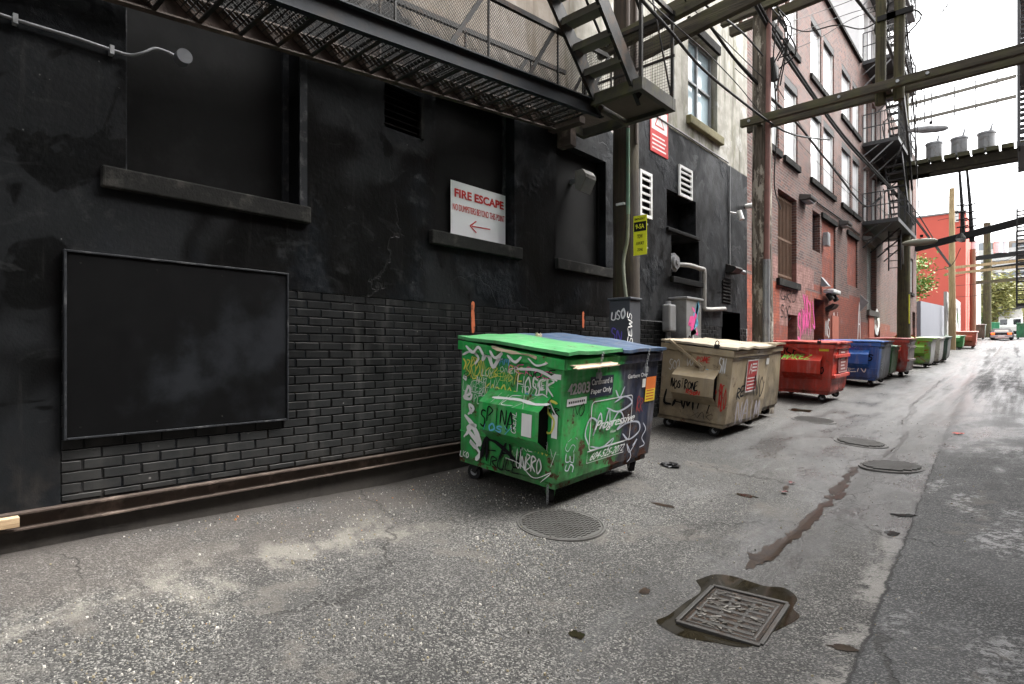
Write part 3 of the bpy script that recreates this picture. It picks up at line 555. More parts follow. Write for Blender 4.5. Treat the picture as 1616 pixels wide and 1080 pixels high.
def fire_sign():
    (y0,z1),(y1,_),(_,z0)=W(710,284,-.15),W(796,309,-.15),W(711,369,-.15)
    X=-.135; t=thing('fire_escape_sign','white sign with red lettering and arrow, in the window recess','sign',(X,y0,z0))
    b=MB(); b.box(X-.006,X,y0,y1,z0,z1); b.build('sign_board',M_signw,t)
    b=MB(); w=y1-y0; h=z1-z0; r,u=(0,1,0),(0,0,1)
    b.text('FIRE ESCAPE',(X,y0+.06*w,z0+.70*h),r,u,.9*w,.165*h,0,0,.003,.03); 
    for dx in(.002,-.002,.004): b.text('FIRE ESCAPE',(X,y0+.06*w+dx,z0+.70*h),r,u,.9*w,.155*h,0,0,.0032+dx*.01)
    for dx in(0,.002): b.text('NO DUMPSTERS BEYOND THIS POINT',(X,y0+.03*w+dx,z0+.45*h),r,u,.95*w,.125*h,0,0,.003+dx*.02,.0)
    b.stroke([(.36,.22),(.70,.24)],(X,y0,z0),(0,w,0),(0,0,h),.045,0,.003,0)
    b.stroke([(.44,.335),(.33,.22)],(X,y0,z0),(0,w,0),(0,0,h),.045,0,.0032,0); b.stroke([(.33,.22),(.44,.11)],(X,y0,z0),(0,w,0),(0,0,h),.045,0,.0034,0)
    b.build('lettering',M_red,t)
fire_sign()
def conduit():
    P=[(-60,0),(0,23),(60,42),(120,60),(179,80),(205,87),(225,84),(243,77),(258,80),(274,87)]
    pts=[]
    for i,p in enumerate(P):
        X=.03 if i<6 else .06; y,z=W(*p,X); pts.append((X,y,z))
    t=thing('conduit_pipe','thin grey conduit ending in a round box, high on the wall','conduit',pts[0])
    b=MB(); b.tube(catmull(pts,5),.0105,10); b.build('pipe',plain('dull_conduit',(.22,.225,.235),.5,.3,.3),t)
    for p in((24,31),(176,80)):
        y,z=W(*p,.03); b=MB(); b.box(0,.05,y-.012,y+.012,z-.028,z+.03); b.build('bracket',M_galv,t)
    y,z=W(289,91,.05); b=MB(); b.tube([(.0,y,z),(.085,y,z)],.052,24); b.build('junction_box',plain('dull_grey_box',(.11,.115,.125),.6,0,.4,9,.2),t,bev=.004)
conduit()
def floodlight():
    y,z=W(925,282,.12); t=thing('wall_light','dusty grey box floodlight above the last boarded window','wall lamp',(0,y,z))
    b=MB(); w=.13
    b.prism([(.02,z-.14),(.10,z-.2),(.2,z-.02),(.2,z+.03),(.15,z+.1),(.02,z+.1)],y-w,y+w); b.build('housing',plain('dusty_lamp',(.16,.155,.14),.7,0,.5,6,.3,(.3,.28,.24),.6),t,bev=.01)
    b=MB(); b.poly([(.103,y-w+.02,z-.195),(.201,y-w+.02,z-.025),(.201,y+w-.02,z-.025),(.103,y+w-.02,z-.195)][::-1]); b.build('lens',M_grey,t)
    b=MB(); b.box(-.14,.03,y-.03,y+.03,z-.03,z+.03); b.build('bracket',M_grey,t)
floodlight()
def plank():
    b=MB(); b.box(.063,.12,-1.2,.572,.555,.615); o=b.build('wood_block',M_lum,None,bev=.003); tag(o,'raw timber end lying on the rusty steel channel','timber')
plank()
# ---- second building: black below, bare concrete above
def grey_building():
    t=thing('concrete_building','bare concrete building painted black below, left of the red brick','building',(0,7.55,0))
    NI=[(9.13,10.31,3.80,4.44,.35),(9.30,10.45,2.94,3.71,.55),(11.58,12.56,.3,2.46,.6),(9.98,11.32,5.96,7.6,.18),(8.2,8.55,3.83,4.52,.05),(9.6,10.08,4.45,4.93,.05)]
    b=MB(); wall_holes(b,0,7.55,12.98,2.13,10.2,NI,.2)
    for a,c in((7.55,11.58),(12.56,12.98)): b.poly([(-.012,a,-.2),(-.012,c,-.2),(-.012,c,2.13),(-.012,a,2.13)])
    a,c=11.58,12.56; b.poly([(0,a,0),(0,a,2.46),(-.6,a,2.46),(-.6,a,0)]); b.poly([(0,c,0),(0,c,2.46),(-.6,c,2.46),(-.6,c,0)][::-1]); 
    b.poly([(0,7.55,10.2),(0,12.98,10.2),(-9,12.98,10.2),(-9,7.55,10.2)])
    b.build('wall',M_bw,t)
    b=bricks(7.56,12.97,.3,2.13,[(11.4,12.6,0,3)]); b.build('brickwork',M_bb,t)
    b=MB(); b.box(-.36,-.35,9.13,10.31,3.8,4.44); b.box(-.56,-.55,9.3,10.45,2.94,3.71); b.box(-.61,-.60,11.58,12.56,.2,2.46,1); b.build('recess_back',[M_bw,M_void],t)
    b=MB(); b.box(0,.07,9.25,10.5,2.83,2.938); b.build('ledge',M_matt,t,bev=.01); b=MB(); b.box(0,.05,9.1,10.4,3.712,3.77); b.build('ledge',M_matt,t,bev=.01)
    w=MB(); w.box(-.175,-.17,9.99,11.31,5.97,7.59); wo=w.build('window',M_glb,t)
    f=MB()
    for y in (9.99,10.62,11.26): f.box(-.168,-.12,y,y+.05,5.97,7.59)
    for z in (5.97,6.75,7.54): f.box(-.169,-.125,10.04,11.26,z,z+.04)
    f.build('frame',M_grey,wo)
    s=MB(); s.box(-.1,.09,9.9,11.47,5.80,5.957); s.build('sill',plain('mossy_sill',(.17,.15,.075),.9,0,.5,8,.8,(.07,.07,.03),.7),t,bev=.015)
    l=MB(); l.box(-.17,.05,9.95,11.4,7.605,7.78); l.build('lintel',M_sill,t,bev=.01)
    for y0,y1,z0,z1,n in((8.17,8.57,3.80,4.55,6),(9.57,10.11,4.42,4.97,5)):
        v=MB(); v.box(.0,.03,y0,y0+.05,z0,z1); v.box(.0,.03,y1-.05,y1,z0,z1); v.box(.0,.029,y0+.05,y1-.05,z0,z0+.05); v.box(.0,.029,y0+.05,y1-.05,z1-.05,z1)
        for i in range(1,n):
            z=z0+.02+i*(z1-z0-.05)/n; v.box(.001,.027,y0+.05,y1-.05,z,z+.032)
        v.box(-.06,-.055,y0,y1,z0,z1,1); v.build('louvre_vent',[M_white,M_void],t)
    v=MB(); v.box(0,.004,11.55,12.02,2.62,3.15,1)
    for i in range(7): v.box(.004,.025,11.56,12.0,2.64+i*.07,2.665+i*.07)
    v.build('louvre_grille',[M_sill,M_void],t)
    c=MB(); c.tube([(.02,8.2,5.56),(.02,11.86,5.56)],.014,6); c.tube([(.02,11.92,5.5),(.02,11.92,3.35)],.014,6); c.build('cable_conduit',M_grey,t)
grey_building()
def sm():
    # gas meter in niche with its pipe
    y,z=W(1071,414,.02); t=thing('gas_meter','grey gas meter sitting in a black wall niche','gas meter',(0.02,y,z))
    b=MB(); b.tube([(-.25,y-.02,z),(-.05,y-.02,z)],.17,20); b.tube([(-.05,y-.02,z),(-.0,y-.02,z)],.12,20); b.tube([(0,y-.02,z),(.02,y-.02,z)],.05,12); b.box(-.3,-.06,y-.3,y-.17,z-.1,z+.22); b.build('body',M_grey,t,bev=.01)
    pts=[(-.1,y+.1,z-.02),(.05,y+.35,z-.02),(.06,y+.78,z-.03),(.06,y+.95,z-.03),(.06,y+1.0,z-.1),(.06,y+1.0,z-.7),(.06,y+1.08,z-.78),(.06,y+2.0,z-.72)]
    b=MB(); b.tube(catmull(pts,4),.042,10); b.build('pipe',plain('grey_gas_pipe',(.27,.265,.25),.6,.1,.4,6,.3,(.2,.13,.05),.5),t)
    # security cameras
    y,z=W(1166,338,.12); t=thing('security_camera','white tube camera on an arm above the conduit','camera',(0,y,z)); b=MB(); b.tube([(0,11.95,z+.02),(.1,y-.1,z)],.018,8); b.build('arm',M_white,t)
    b=MB(); b.tube([(.12,y,z+.06),(.18,y,z-.13)],.055,14); b.build('housing',M_white,t)
    y,z=W(1184,325,.1); t=thing('security_camera','small white dome camera at the brick corner','camera',(0,y,z)); b=MB(); b.tube([(0,y,z),(.12,y,z),(.17,y+.02,z-.05)],[.05,.06,.02],10); b.build('housing',M_white,t)
    y,z=W(1160,424,.12); t=thing('wall_light','dark wedge wall light over the black doorway','wall lamp',(0,y,z)); b=MB(); b.prism([(0,z+.09),(0,z-.1),(.14,z-.1),(.22,z-.02),(.2,z+.02)],y-.2,y+.2); b.build('housing',M_steel,t,bev=.01); b=MB(); b.tube([(.1,y+.2,z-.02),(.16,y+.42,z-.05)],.05,8); b.build('lamp',M_grey,t)
    # grey electrical cabinet + meter box + riser
    y0=9.05; t=thing('electrical_cabinet','tall grey metal cabinet with pink and blue paint, by the wall','cabinet',(0,9.4,.5))
    b=MB(); b.box(.02,.32,9.22,9.82,.55,2.52); b.box(.0,.35,9.18,9.86,2.52,2.56); b.build('body',M_grey,t,bev=.01)
    g=MB(); o=(.32,9.25,1.55); 
    for i in range(9): g.stroke([(R.uniform(.05,.45),R.uniform(.3,.95)) for _ in range(3)],o,(0,1,0),(0,0,1),R.uniform(.05,.12),[0,1,0,2][i%4],.002+i*.0003)
    g.tagtext('ROV',(.32,9.25,1.55),(0,1,0),(0,0,1),.5,.3,.035,3,.006); g.build('graffiti',[M_tp,M_tb,M_tw,M_tk],t)
    t=thing('meter_box','small grey meter box on a vertical pipe beside the tall cabinet','meter',(0.1,8.98,1.9)); b=MB(); b.box(.05,.2,8.85,9.1,1.95,2.42); b.build('box',M_grey,t,bev=.03); b=MB(); b.tube([(.1,8.98,.5),(.1,8.98,1.95)],.045,10); b.tube([(.1,8.98,2.42),(.1,8.98,2.48)],.05,10); b.build('pipe',M_galv,t)
    # black box by the first pole with tags
    t=thing('electrical_cabinet','dark slate box with white and violet tags at the first pole','cabinet',(.8,6.35,.4))
    x1=.985; b=MB(); b.box(.69,x1,6.2,6.46,.45,2.26); b.box(.67,x1+.02,6.18,6.48,2.26,2.29); b.build('body',plain('slate_box',(.05,.053,.06),.5,.1,.4,5,.3),t,bev=.008)
    g=MB(); yl=6.2; g.tagtext('USO',(.72,yl,2.02),(1,0,0),(0,0,1),.2,.12,.02,0,.003,seed=4); g.tagtext('SN',(.71,yl,1.74),(1,0,0),(0,0,1),.16,.14,.014,1,.003,seed=6); g.tagtext('SEWS',(x1,6.25,1.7),(0,0,1),(0,-1,0),.4,.1,.015,0,.003); g.build('graffiti',[M_tw,M_tv],t)
    # red notice on concrete
    (y0,z1),(y1,z0)=W(1027,150,.012),W(1054,218,.012); zb=4.95; zt=5.75; y0,y1=8.53,9.16
    t=thing('red_notice','red and white notice partly hidden behind the fire escape','sign',(.01,y0,zb)); b=MB(); b.box(.003,.012,y0,y1,zb,zt); b.build('sign_board',M_red,t)
    b=MB(); b.box(.0125,.014,y0+.04,y1-.04,zb+.38,zt-.05); b.build('white_field',M_white,t)
    b=MB(); b.stroke([(.15,.46),(.31,.68),(.47,.46),(.15,.46)],(.014,y0,zb),(0,1,0),(0,0,1),.05,0,.002,0); 
    for i in range(4): b.box(.0125,.0135,y0+.06,y1-.08-.05*(i%2),zb+.06+i*.07,zb+.085+i*.07,1)
    b.build('lettering',[M_red,M_white],t)
sm()
def Yp(px,X=0.): return W(px,557,X)[0]
WINS=[(14.55,15.2),(15.65,16.8),(18.1,19.25),(19.5,20.8),(21.85,23.2),(23.5,24.65)]
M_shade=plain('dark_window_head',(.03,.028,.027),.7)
M_sal=red_brick('salmon_painted_brick',30.); M_pb=M_rb
def window(t,X,a,c,e,f,d,mat,sill=True,head=True,mull=True):
    w=MB(); w.box(X-d-.02,X-d,a,c,e,f); wo=w.build('window',mat,t)
    fr=MB(); q=.05
    fr.box(X-d+.001,X-d+.05,a,a+q,e,f); fr.box(X-d+.001,X-d+.05,c-q,c,e,f)
    if mull: fr.box(X-d+.001,X-d+.045,a+q,c-q,(e+f)/2-.03,(e+f)/2+.03)
    fr.build('frame',M_white,wo)
    if sill: s=MB(); s.box(X-d+.01,X+.07,a-.1,c+.1,e-.16,e-.002); s.build('sill',M_sill,t)
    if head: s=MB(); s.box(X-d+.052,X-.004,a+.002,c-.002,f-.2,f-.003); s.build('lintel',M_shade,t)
def brick_building():
    t=thing('brick_building','old red brick building with tall white windows and orange painted base','building',(0,12.98,0))
    H=[]
    for a,c in WINS: H+=[(a,c,6.68,8.8,.10),(a,c,9.68,11.45,.10)]
    (ya,za),(yb,zb)=W(1228,300),W(1256,442); bar=(15.12,16.7,3.47,5.74,.3)
    G1=[(Yp(1282),Yp(1294),W(1288,397)[1],W(1288,335)[1],.15),(Yp(1284.5),Yp(1300),.4,W(1290,472)[1],.3),(Yp(1243),Yp(1258),.4,W(1250,497)[1],.35),(Yp(1369.5),24.74,0,0,0)][:3]
    sal=[(Yp(1297),Yp(1318.5),W(1300,470)[1],W(1300,346)[1],.05),(Yp(1337),Yp(1353),W(1340,450)[1],W(1340,372)[1],.05)]
    H+=[bar]+G1+sal
    b=MB(); wall_holes(b,0,12.98,24.74,-.2,12.5,H,.16)
    b.poly([(0,12.98,12.5),(0,24.74,12.5),(-9,24.74,12.5),(-9,12.98,12.5)]); b.build('wall',M_rb,t)
    b=MB(); b.box(-.3,.09,12.98,24.74,12.5,12.62); b.build('coping',M_sill,t)
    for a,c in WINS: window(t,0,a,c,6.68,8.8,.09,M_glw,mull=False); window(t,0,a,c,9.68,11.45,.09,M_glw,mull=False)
    b=MB(); b.box(-.31,-.3,*bar[:4]); b.build('barred_window',M_void,t)
    b=MB()
    for i in range(13): y=15.2+i*.118; b.tube([(-.12,y,3.5),(-.12,y,5.7)],.017,5)
    for z in (3.6,4.55,5.6): b.box(-.13,-.11,15.12,16.7,z,z+.05)
    b.build('window_bars',plain('rusty_bars',(.13,.075,.045),.8,0,.4),t)
    s=MB(); s.box(-.2,.08,15.0,16.85,3.30,3.468); s.build('sill',M_sill,t)
    a,c,e,f=G1[0][:4]; b=MB(); b.box(-.16,-.15,a,c,e,f); b.build('window',M_gld,t)
    for n,(a,c,e,f,d) in zip(('door','door'),G1[1:]):
        b=MB(); b.box(-d-.01,-d,a,c,e,f); b.build(n,M_void if n=='door' and a>17 else plain('dark_red_door',(.13,.03,.02),.7),t)
    for a,c,e,f,d in sal:
        b=MB(); b.box(-d-.01,-d,a,c,e,f); b.build('bricked_up_window',M_sal,t)
        s=MB(); s.box(-.04,.06,a-.1,c+.1,f,f+.15); s.build('lintel',M_sill,t)
    # salmon doors
    for p0,p1,py in((1312,1322,498),(1371,1380,491)):
        b=MB(); y0,y1=Yp(p0),min(Yp(p1),24.7) if p0<1330 else Yp(p1); 
        if p0<1330: b.box(.002,.03,y0,y1,.5,W(p0,py)[1]); b.build('door',plain('salmon_door',(.50,.16,.11),.6,0,.3),t)
    b=MB(); pts=[(.03,Yp(1288),W(1288,320)[1]),(.03,Yp(1325),W(1325,346)[1]),(.03,24.6,W(1357,372)[1])]; b.tube(pts,.022,6); b.build('conduit',M_steel,t)
    g=MB(); o=(.002,0,0)
    def wt(px,py0,py1,px1,txt,m,wd):
        y,z=W(px,py1); y2=Yp(px1); z2=W(px,py0)[1]; g.tagtext(txt,(.003,y,z),(0,1,0),(0,0,1),y2-y,z2-z,wd,m,.003,seed=px)
    wt(1302,505,532,1309,'NS',0,.07); wt(1313,500,530,1321,'N',0,.07); wt(1231,478,500,1248,'SOC',1,.03); wt(1231,452,472,1256,'GRO',1,.025)
    wt(1258,500,533,1264,'S',2,.10)
    y,z=W(1262,531); rr=random.Random(4)
    for i in range(16): a=y+rr.uniform(0,1.3); g.stroke([(a,z+rr.uniform(.5,1.25)),(a+rr.uniform(-.1,.25),z+rr.uniform(.3,.9)),(a+rr.uniform(-.05,.1),z+rr.uniform(0,.4))],(.003,0,0),(0,1,0),(0,0,1),rr.uniform(.03,.11),2,.003+i*.0004)
    g.build('graffiti',[M_tw,M_tk,M_tp],t)
brick_building()
def wl(px,py,label,w=.3,X=.0,n='wall_light',cat='wall lamp',m=None):
    y,z=W(px,py,X+.15); t=thing(n,label,cat,(X,y,z)); b=MB(); b.prism([(X,z+.09),(X,z-.08),(X+.16,z-.10),(X+.28,z-.06),(X+.3,z+.02)],y-w,y+w); b.build('housing',m or plain('grey_lamp_housing',(.08,.075,.07),.7),t,bev=.012)
    b=MB(); b.box(X+.05,X+.24,y-w+.05,y+w-.05,z-.12,z-.102); b.build('lens',M_grey,t)
wl(1276,313,'flat wall lamp on the brick, closest to the barred window',.32); wl(1335,353,'flat wall lamp on the brick, middle of the row under the tall windows',.32); wl(1371,377,'flat wall lamp below the corner of the iron balcony',.3)
def more_wall():
    y,z=W(1306,378,.1); t=thing('junction_box','small pale box on the salmon brick panel','box',(0,y,z)); b=MB(); b.box(0,.14,y-.16,y+.16,z-.2,z+.2); b.box(.14,.15,y-.12,y+.12,z-.16,z+.16); b.build('box',M_galv,t,bev=.01)
    y,z=W(1304,446,.1); t=thing('wall_light','wedge wall light beside the salmon brick panel','wall lamp',(0,y,z)); b=MB(); b.prism([(0,z+.16),(0,z-.12),(.2,z-.12)],y-.2,y+.1); b.build('housing',M_grey,t)
    y,z=W(1316,463,.2); t=thing('wall_light','white twin floodlight cluster above the salmon door','wall lamp',(0,y,z)); b=MB(); b.box(0,.3,y-.45,y+.45,z-.02,z+.1); b.build('hood',M_white,t,bev=.03)
    for k in(-.3,.3): b=MB(); b.tube([(.1,y+k,z-.03),(.22,y+k,z-.22)],.08,10); b.build('lamp',M_steel,t)
    y,z=W(1314,487,.15); t=thing('wall_light','small dark floodlight under the white lamp cluster','wall lamp',(0,y,z)); b=MB(); b.prism([(0,z+.02),(0,z-.08),(.2,z),(.28,z+.12),(.2,z+.14)],y-.25,y+.25); b.build('housing',M_steel,t)
    y,z=W(1362,478,.1); t=thing('hanging_sign','grey diamond plate sign sticking out of the orange wall','sign',(0,y,z)); b=MB(); b.add([(0,y,z+.32),(.28,y,z),(.0,y,z-.32),(0,y+.06,z+.32),(.28,y+.06,z),(.0,y+.06,z-.32)],[(0,1,2),(5,4,3),(0,3,4,1),(1,4,5,2)]); b.build('plate',M_grey,t)
more_wall()
def balcony_building():
    t=thing('balcony_building','taller brick building behind the iron balconies, pale at the top','building',(0,24.75,0))
    b=MB(); P=[(1364,1370.5),(1377,1383.5),(1394,1398),(1402,1406)]; H=[]
    for z in (6.75,9.75,12.9):
        for a,c in P: H.append((Yp(a),Yp(c),z,z+2.1,.12))
    for a,c in((1431,1435),(1437.5,1441.5)):
        for z in (4.9,8.9): H.append((Yp(a),Yp(c),z,z+1.9,.12))
    y0=24.75; e1=Yp(1369); e2=Yp(1384); H2=[(e1,e2,3.3,6.0,.2),(Yp(1380),Yp(1389.5),.6,2.7,.4),(Yp(1440.5),39.6,.9,3.9,.5)]
    wall_holes(b,-.02,24.75,40.1,-.2,12.75,[h for h in H if h[3]<12.7]+H2,.12)
    b.poly([(-.02,40.1,-.2),(-9,40.1,-.2),(-9,40.1,12.75),(-.02,40.1,12.75)]); b.build('wall',red_brick('brown_red_brick',2.7),t)
    u=MB(); wall_holes(u,-.02,24.75,33,12.75,19,[h for h in H if h[3]>12.7],.12); u.poly([(-.02,24.75,12.5),(-.02,24.75,19),(-9,24.75,19),(-9,24.75,12.5)]); u.poly([(-.02,33,12.5),(-.02,33,19),(-9,33,19),(-9,33,12.5)]); u.build('upper_wall',plain('pale_stucco',(.78,.78,.77),.8,0,.25,1.2,.3,(.55,.56,.57),.6),t)
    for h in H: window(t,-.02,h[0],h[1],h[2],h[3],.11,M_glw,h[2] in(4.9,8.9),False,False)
    b=MB(); b.box(-.23,-.22,e1,e2,3.3,6.0)
    for i in range(30): b.box(-.22,-.205,e1,e2,3.32+i*.09,3.37+i*.09)
    b.build('roller_shutter',plain('grey_green_shutter',(.26,.28,.27),.6,0,.3,3,.2,(.12,.11,.1),.5),t)
    b=MB(); b.box(-.2,.08,e1-.05,e2+.2,3.08,3.298); b.build('sill',plain('grey_ledge',(.10,.09,.08),.85),t)
    for h,m in ((H2[1],plain('rust_brown_door',(.20,.085,.03),.7,0,.6,1.5)),(H2[2],M_void)): b=MB(); b.box(-h[4]-.03,-h[4]-.02,*h[:4]); b.build('door',m,t)
    b=MB(); b.box(-.018,.02,Yp(1371),Yp(1379),.6,W(1371,491)[1]); b.build('door_leaf',plain('salmon_door',(.5,.16,.11)),t)
    g=MB()
    y,z=W(1353,532); g.tagtext('A',(.003,min(y,24.4),z),(0,1,0),(0,0,1),.5,1.2,.16,0)
    y,z=W(1380,512,-.01); g.stroke([(y,z),(y+.5,z+.5),(y+1.,z+.1),(y+.6,z-.3),(y,z)],(-.015,0,0),(0,1,0),(0,0,1),.35,0)
    g.build('graffiti',[M_tw],t)
balcony_building()
M_iron2=plain('black_iron',(.03,.03,.031),.55,.1,.3)
def far_escape():
    t=thing('fire_escape','black iron balconies and stairs stacked up the tall brick building','fire escape',(0,25.3,6.6)); y0,y1,x1=25.2,29.7,1.15
    for k,z in enumerate((6.62,9.62,12.75,15.9)):
        b=MB(); b.box(.0,x1,y0,y1,z-.14,z-.0); b.build('platform',M_iron2,t)
        b=MB()
        for h in (.55,1.05):
            b.tube([(.02,y0,z+h),(x1,y0,z+h),(x1,y1,z+h),(.02,y1,z+h)],.022,5)
        for i in range(9): x=.02+i*(x1-.02)/8; b.tube([(x,y0,z),(x,y0,z+1.05)],.012 if i%4 else .022,4); b.tube([(x,y1,z),(x,y1,z+1.05)],.012,4)
        for i in range(19): y=y0+i*(y1-y0)/18; b.tube([(x1,y,z),(x1,y,z+1.05)],.009 if i%6 else .02,4)
        b.build('railing',M_iron2,t)
        for y in (y0+.05,y0+1.5,y1-1.5,y1-.05): b=MB(); b.tube([(0,y,z-1.0),(x1*.9,y,z-.1)],.03,5); b.tube([(0,y,z-.5),(x1*.5,y,z-.12)],.022,5); b.build('bracket',M_grey if k else M_iron2,t)
        if k<3:
            b=MB(); za,zb=z,z+3.0
            for x in (.45,1.05): b.beam((x,y1-.4,za),(x,y0+1.3,zb),.04,.2)
            for i in range(13): f=(i+.5)/13; yy=y1-.4+(y0+1.7-y1)*f; b.box(.45,1.05,yy-.13,yy+.13,za+(zb-za)*f-.02,za+(zb-za)*f+.01)
            for x in (.45,1.05): b.tube([(x,y1-.4,za+.9),(x,y0+1.3,zb+.9)],.02,5)
            b.build('stair',M_iron2,t)
    b=MB()
    for x in (.55,.95): b.tube([(x,27.2,4.9),(x,27.2,6.6)],.03,5)
    for i in range(6): b.tube([(.55,27.2,5.0+i*.29),(.95,27.2,5.0+i*.29)],.016,4)
    b.build('drop_ladder',M_iron2,t)
far_escape()
# ------------------------------------------------------------------ poles and overhead timbers
def pole(name,label,x,y,z1,r0,r1,mat,lean=(0,0),extra=None):
    z0=gz(x,y)-.2; t=thing(name,label,'utility pole',(x,y,z0+.2)); b=MB(); n=26; pts=[];rs=[]
    for i in range(n):
        f=i/(n-1); pts.append((x+lean[0]*f+noise.noise((x,y,f*4))*.03,y+lean[1]*f,z0+(z1-z0)*f)); rs.append(r0+(r1-r0)*f+noise.noise((x*3,f*11,y))*.008)
    b.tube(pts,rs,14); b.build('trunk',mat,t); return t
p1x,p1y=.53,6.85
t=pole('utility_pole','brown timber pole with green conduit, just past the blue bin half',p1x,p1y,9.5,.185,.16,M_pole,(.02,0))
b=MB(); b.tube([(p1x+.13,p1y-.14,3.45),(p1x+.13,p1y-.14,4.6)],.026,8,0); b.tube([(p1x+.13,p1y-.14,4.6),(p1x+.13,p1y-.14,8.)],.028,8,1)
b.tube(catmull([(p1x+.13,p1y-.14,3.45),(p1x+.13,p1y-.16,3.1),(p1x+.10,p1y-.2,2.85),(p1x+.14,p1y-.26,2.6),(p1x+.2,p1y-.3,2.28)],4),.024,8,2)
b.tube([(p1x+.2,p1y-.04,4.4),(p1x+.2,p1y-.06,8.)],.02,8,1); b.build('conduit',[plain('green_conduit',(.10,.19,.13),.6,0,.3,8,.2,(.2,.18,.12),.5),plain('brown_conduit',(.11,.085,.07),.7,0,.4),plain('mossy_grey_conduit',(.12,.13,.09),.7,0,.4)],t)
b=MB(); b.box(p1x-.02,p1x+.1,p1y-.2,p1y-.15,3.58,3.61); b.build('band',M_white,t)
def yellow_sign():
    X=p1x+.02; Y=p1y-.30; (x0,z1)=atY(1000,342,Y); (x1,_)=atY(1021,347,Y); (_,z0)=atY(1000,404,Y)
    t=thing('parking_sign','bright yellow sign with a black band strapped to the brown pole','sign',(x0,Y,z0)); w=x1-x0;h=z1-z0
    b=MB(); b.box(x0,x1,Y-.004,Y,z0,z1); b.build('sign_board',M_yel,t)
    g=MB(); r=(1,0,0);u=(0,0,1); g.box(x0+.04*w,x1-.04*w,Y-.006,Y-.0045,z0+.60*h,z0+.84*h,0)
    g.text('9-5A',(x0+.18*w,Y-.006,z0+.66*h),r,u,.64*w,.12*h,1); g.text('EMERGENCY',(x0+.1*w,Y-.004,z0+.885*h),r,u,.8*w,.06*h,0); g.text('TOW',(x0+.3*w,Y-.004,z0+.42*h),r,u,.4*w,.1*h,0); g.text('AWAY',(x0+.2*w,Y-.004,z0+.25*h),r,u,.6*w,.09*h,0); g.text('ZONE',(x0+.3*w,Y-.004,z0+.1*h),r,u,.4*w,.07*h,0)
    g.build('lettering',[M_ink,M_yel],t)
    b=MB(); b.box((x0+x1)/2-.02,(x0+x1)/2+.02,Y,Y+.17,z0+.2*h,z0+.24*h); b.box((x0+x1)/2-.02,(x0+x1)/2+.02,Y,Y+.17,z0+.8*h,z0+.84*h); b.build('bracket',M_galv,t)
yellow_sign()
p2x,p2y=.99,11.0
t=pole('utility_pole','pale peeling timber pole with a pinkish pipe, at the brick corner',p2x,p2y,9.6,.19,.15,M_polep,(-.03,0))
b=MB(); b.tube([(p2x+.10,p2y-.16,.5),(p2x+.12,p2y-.17,3.3)],.062,10,0); b.tube([(p2x+.12,p2y-.17,3.3),(p2x+.14,p2y-.17,5.2)],.05,10,1); b.tube([(p2x+.14,p2y-.17,5.2),(p2x+.17,p2y-.15,9)],.045,10,1); b.build('conduit',[M_galv,plain('pinkish_pipe',(.21,.10,.085),.7,0,.4,5,.3,(.1,.07,.06),.5)],t)
b=MB(); b.beam((.3,p2y-.22,7.9),(3.2,p2y-.22,8.0),.12,.16); b.beam((.3,p2y+.22,7.9),(3.2,p2y+.22,8.0),.12,.16); b.build('crossarm',M_beamx,t)
b=MB()
for x in (.5,1.35,1.8,2.3,2.8):
    for y in (p2y-.22,p2y+.22): b.tube([(x,y,7.98),(x,y,8.08),(x,y,8.2)],[.03,.05,.03],8)
b.build('insulator',plain('brown_glazed_insulator',(.12,.05,.03),.25,0,.2),t)
b=MB()
for i in range(7):
    b.tube(catmull([(p2x+.15+R.uniform(0,.2),p2y-.2+R.uniform(-.1,.1),7.7+R.uniform(-.3,.3)),(p2x+.25+R.uniform(0,.4),p2y-.25,7.2+R.uniform(-.4,.2)),(p2x+.2+R.uniform(0,.2),p2y-.2,6.6+R.uniform(-.3,.3))],5),.013,5)
b.tube([(p2x+.18,p2y-.12,6.95),(p2x+.24,p2y-.1,6.55)],.07,8); b.build('wire_loops',M_cable,t)
p3x,p3y=.87,28.6
t=pole('utility_pole','thick mossy timber pole in front of the balcony building',p3x,p3y,13,.25,.19,M_polem)
b=MB(); b.box(p3x+.2,p3x+.23,p3y-.25,p3y-.2,2.8,4.0); b.build('tag',M_yel,t)
x,y=.72,52.; pole('utility_pole','slender tan timber pole before the grey wall and red building',x,y,13.5,.23,.16,M_tanp)
pole('utility_pole','dark green far pole near the end of the lane',1.35,88,17,.42,.34,M_polem)
x,y=atD(1562,500,84)[:2]; t=pole('utility_pole','far tan double pole holding the white transformers',x,y,16,.3,.26,M_tanp)
pole('utility_pole','reddish brown pole left of the dark green far pole',.95,70,11.5,.26,.22,wood('reddish_pole_wood',(.26,.14,.085),(.16,.08,.05),0))
def timbers(label,A,B_,dy,w,h,mat=M_beamx,name='overhead_timber'):
    t=thing(name,label,'timber beam',A)
    for k in (-1,1):
        b=MB(); n=8; A2=Vector(A)+Vector((0,k*dy,0)); B2=Vector(B_)+Vector((0,k*dy,0)); b.beam(A2,B2,w,h); b.build('plank',mat,t,bev=.008)
    for f in (.05,.42,.8):
        b=MB(); p=Vector(A).lerp(Vector(B_),f); b.beam(p+Vector((0,-dy+w/2,0)),p+Vector((0,dy-w/2,0)),.1,h*.6); b.build('spacer',mat,t)
    b=MB()
    for f in (.03,.30,.45,.52,.8): p=Vector(A).lerp(Vector(B_),f)+Vector((0,-dy-w/2,0)); b.tube([p,p+Vector((0,-.025,0))],.025,8)
    b.build('bolt',M_galv,t)
    return t
timbers('mossy double timber spanning from the brown pole above the near fire escape',(.25,6.85,5.72),(6.1,6.85,6.34),.235,.09,.22)
timbers('mossy double timber crossing the lane from the pale pole, in full view',(.72,10.8,5.81),(6.1,10.8,5.82),.17,.09,.14)
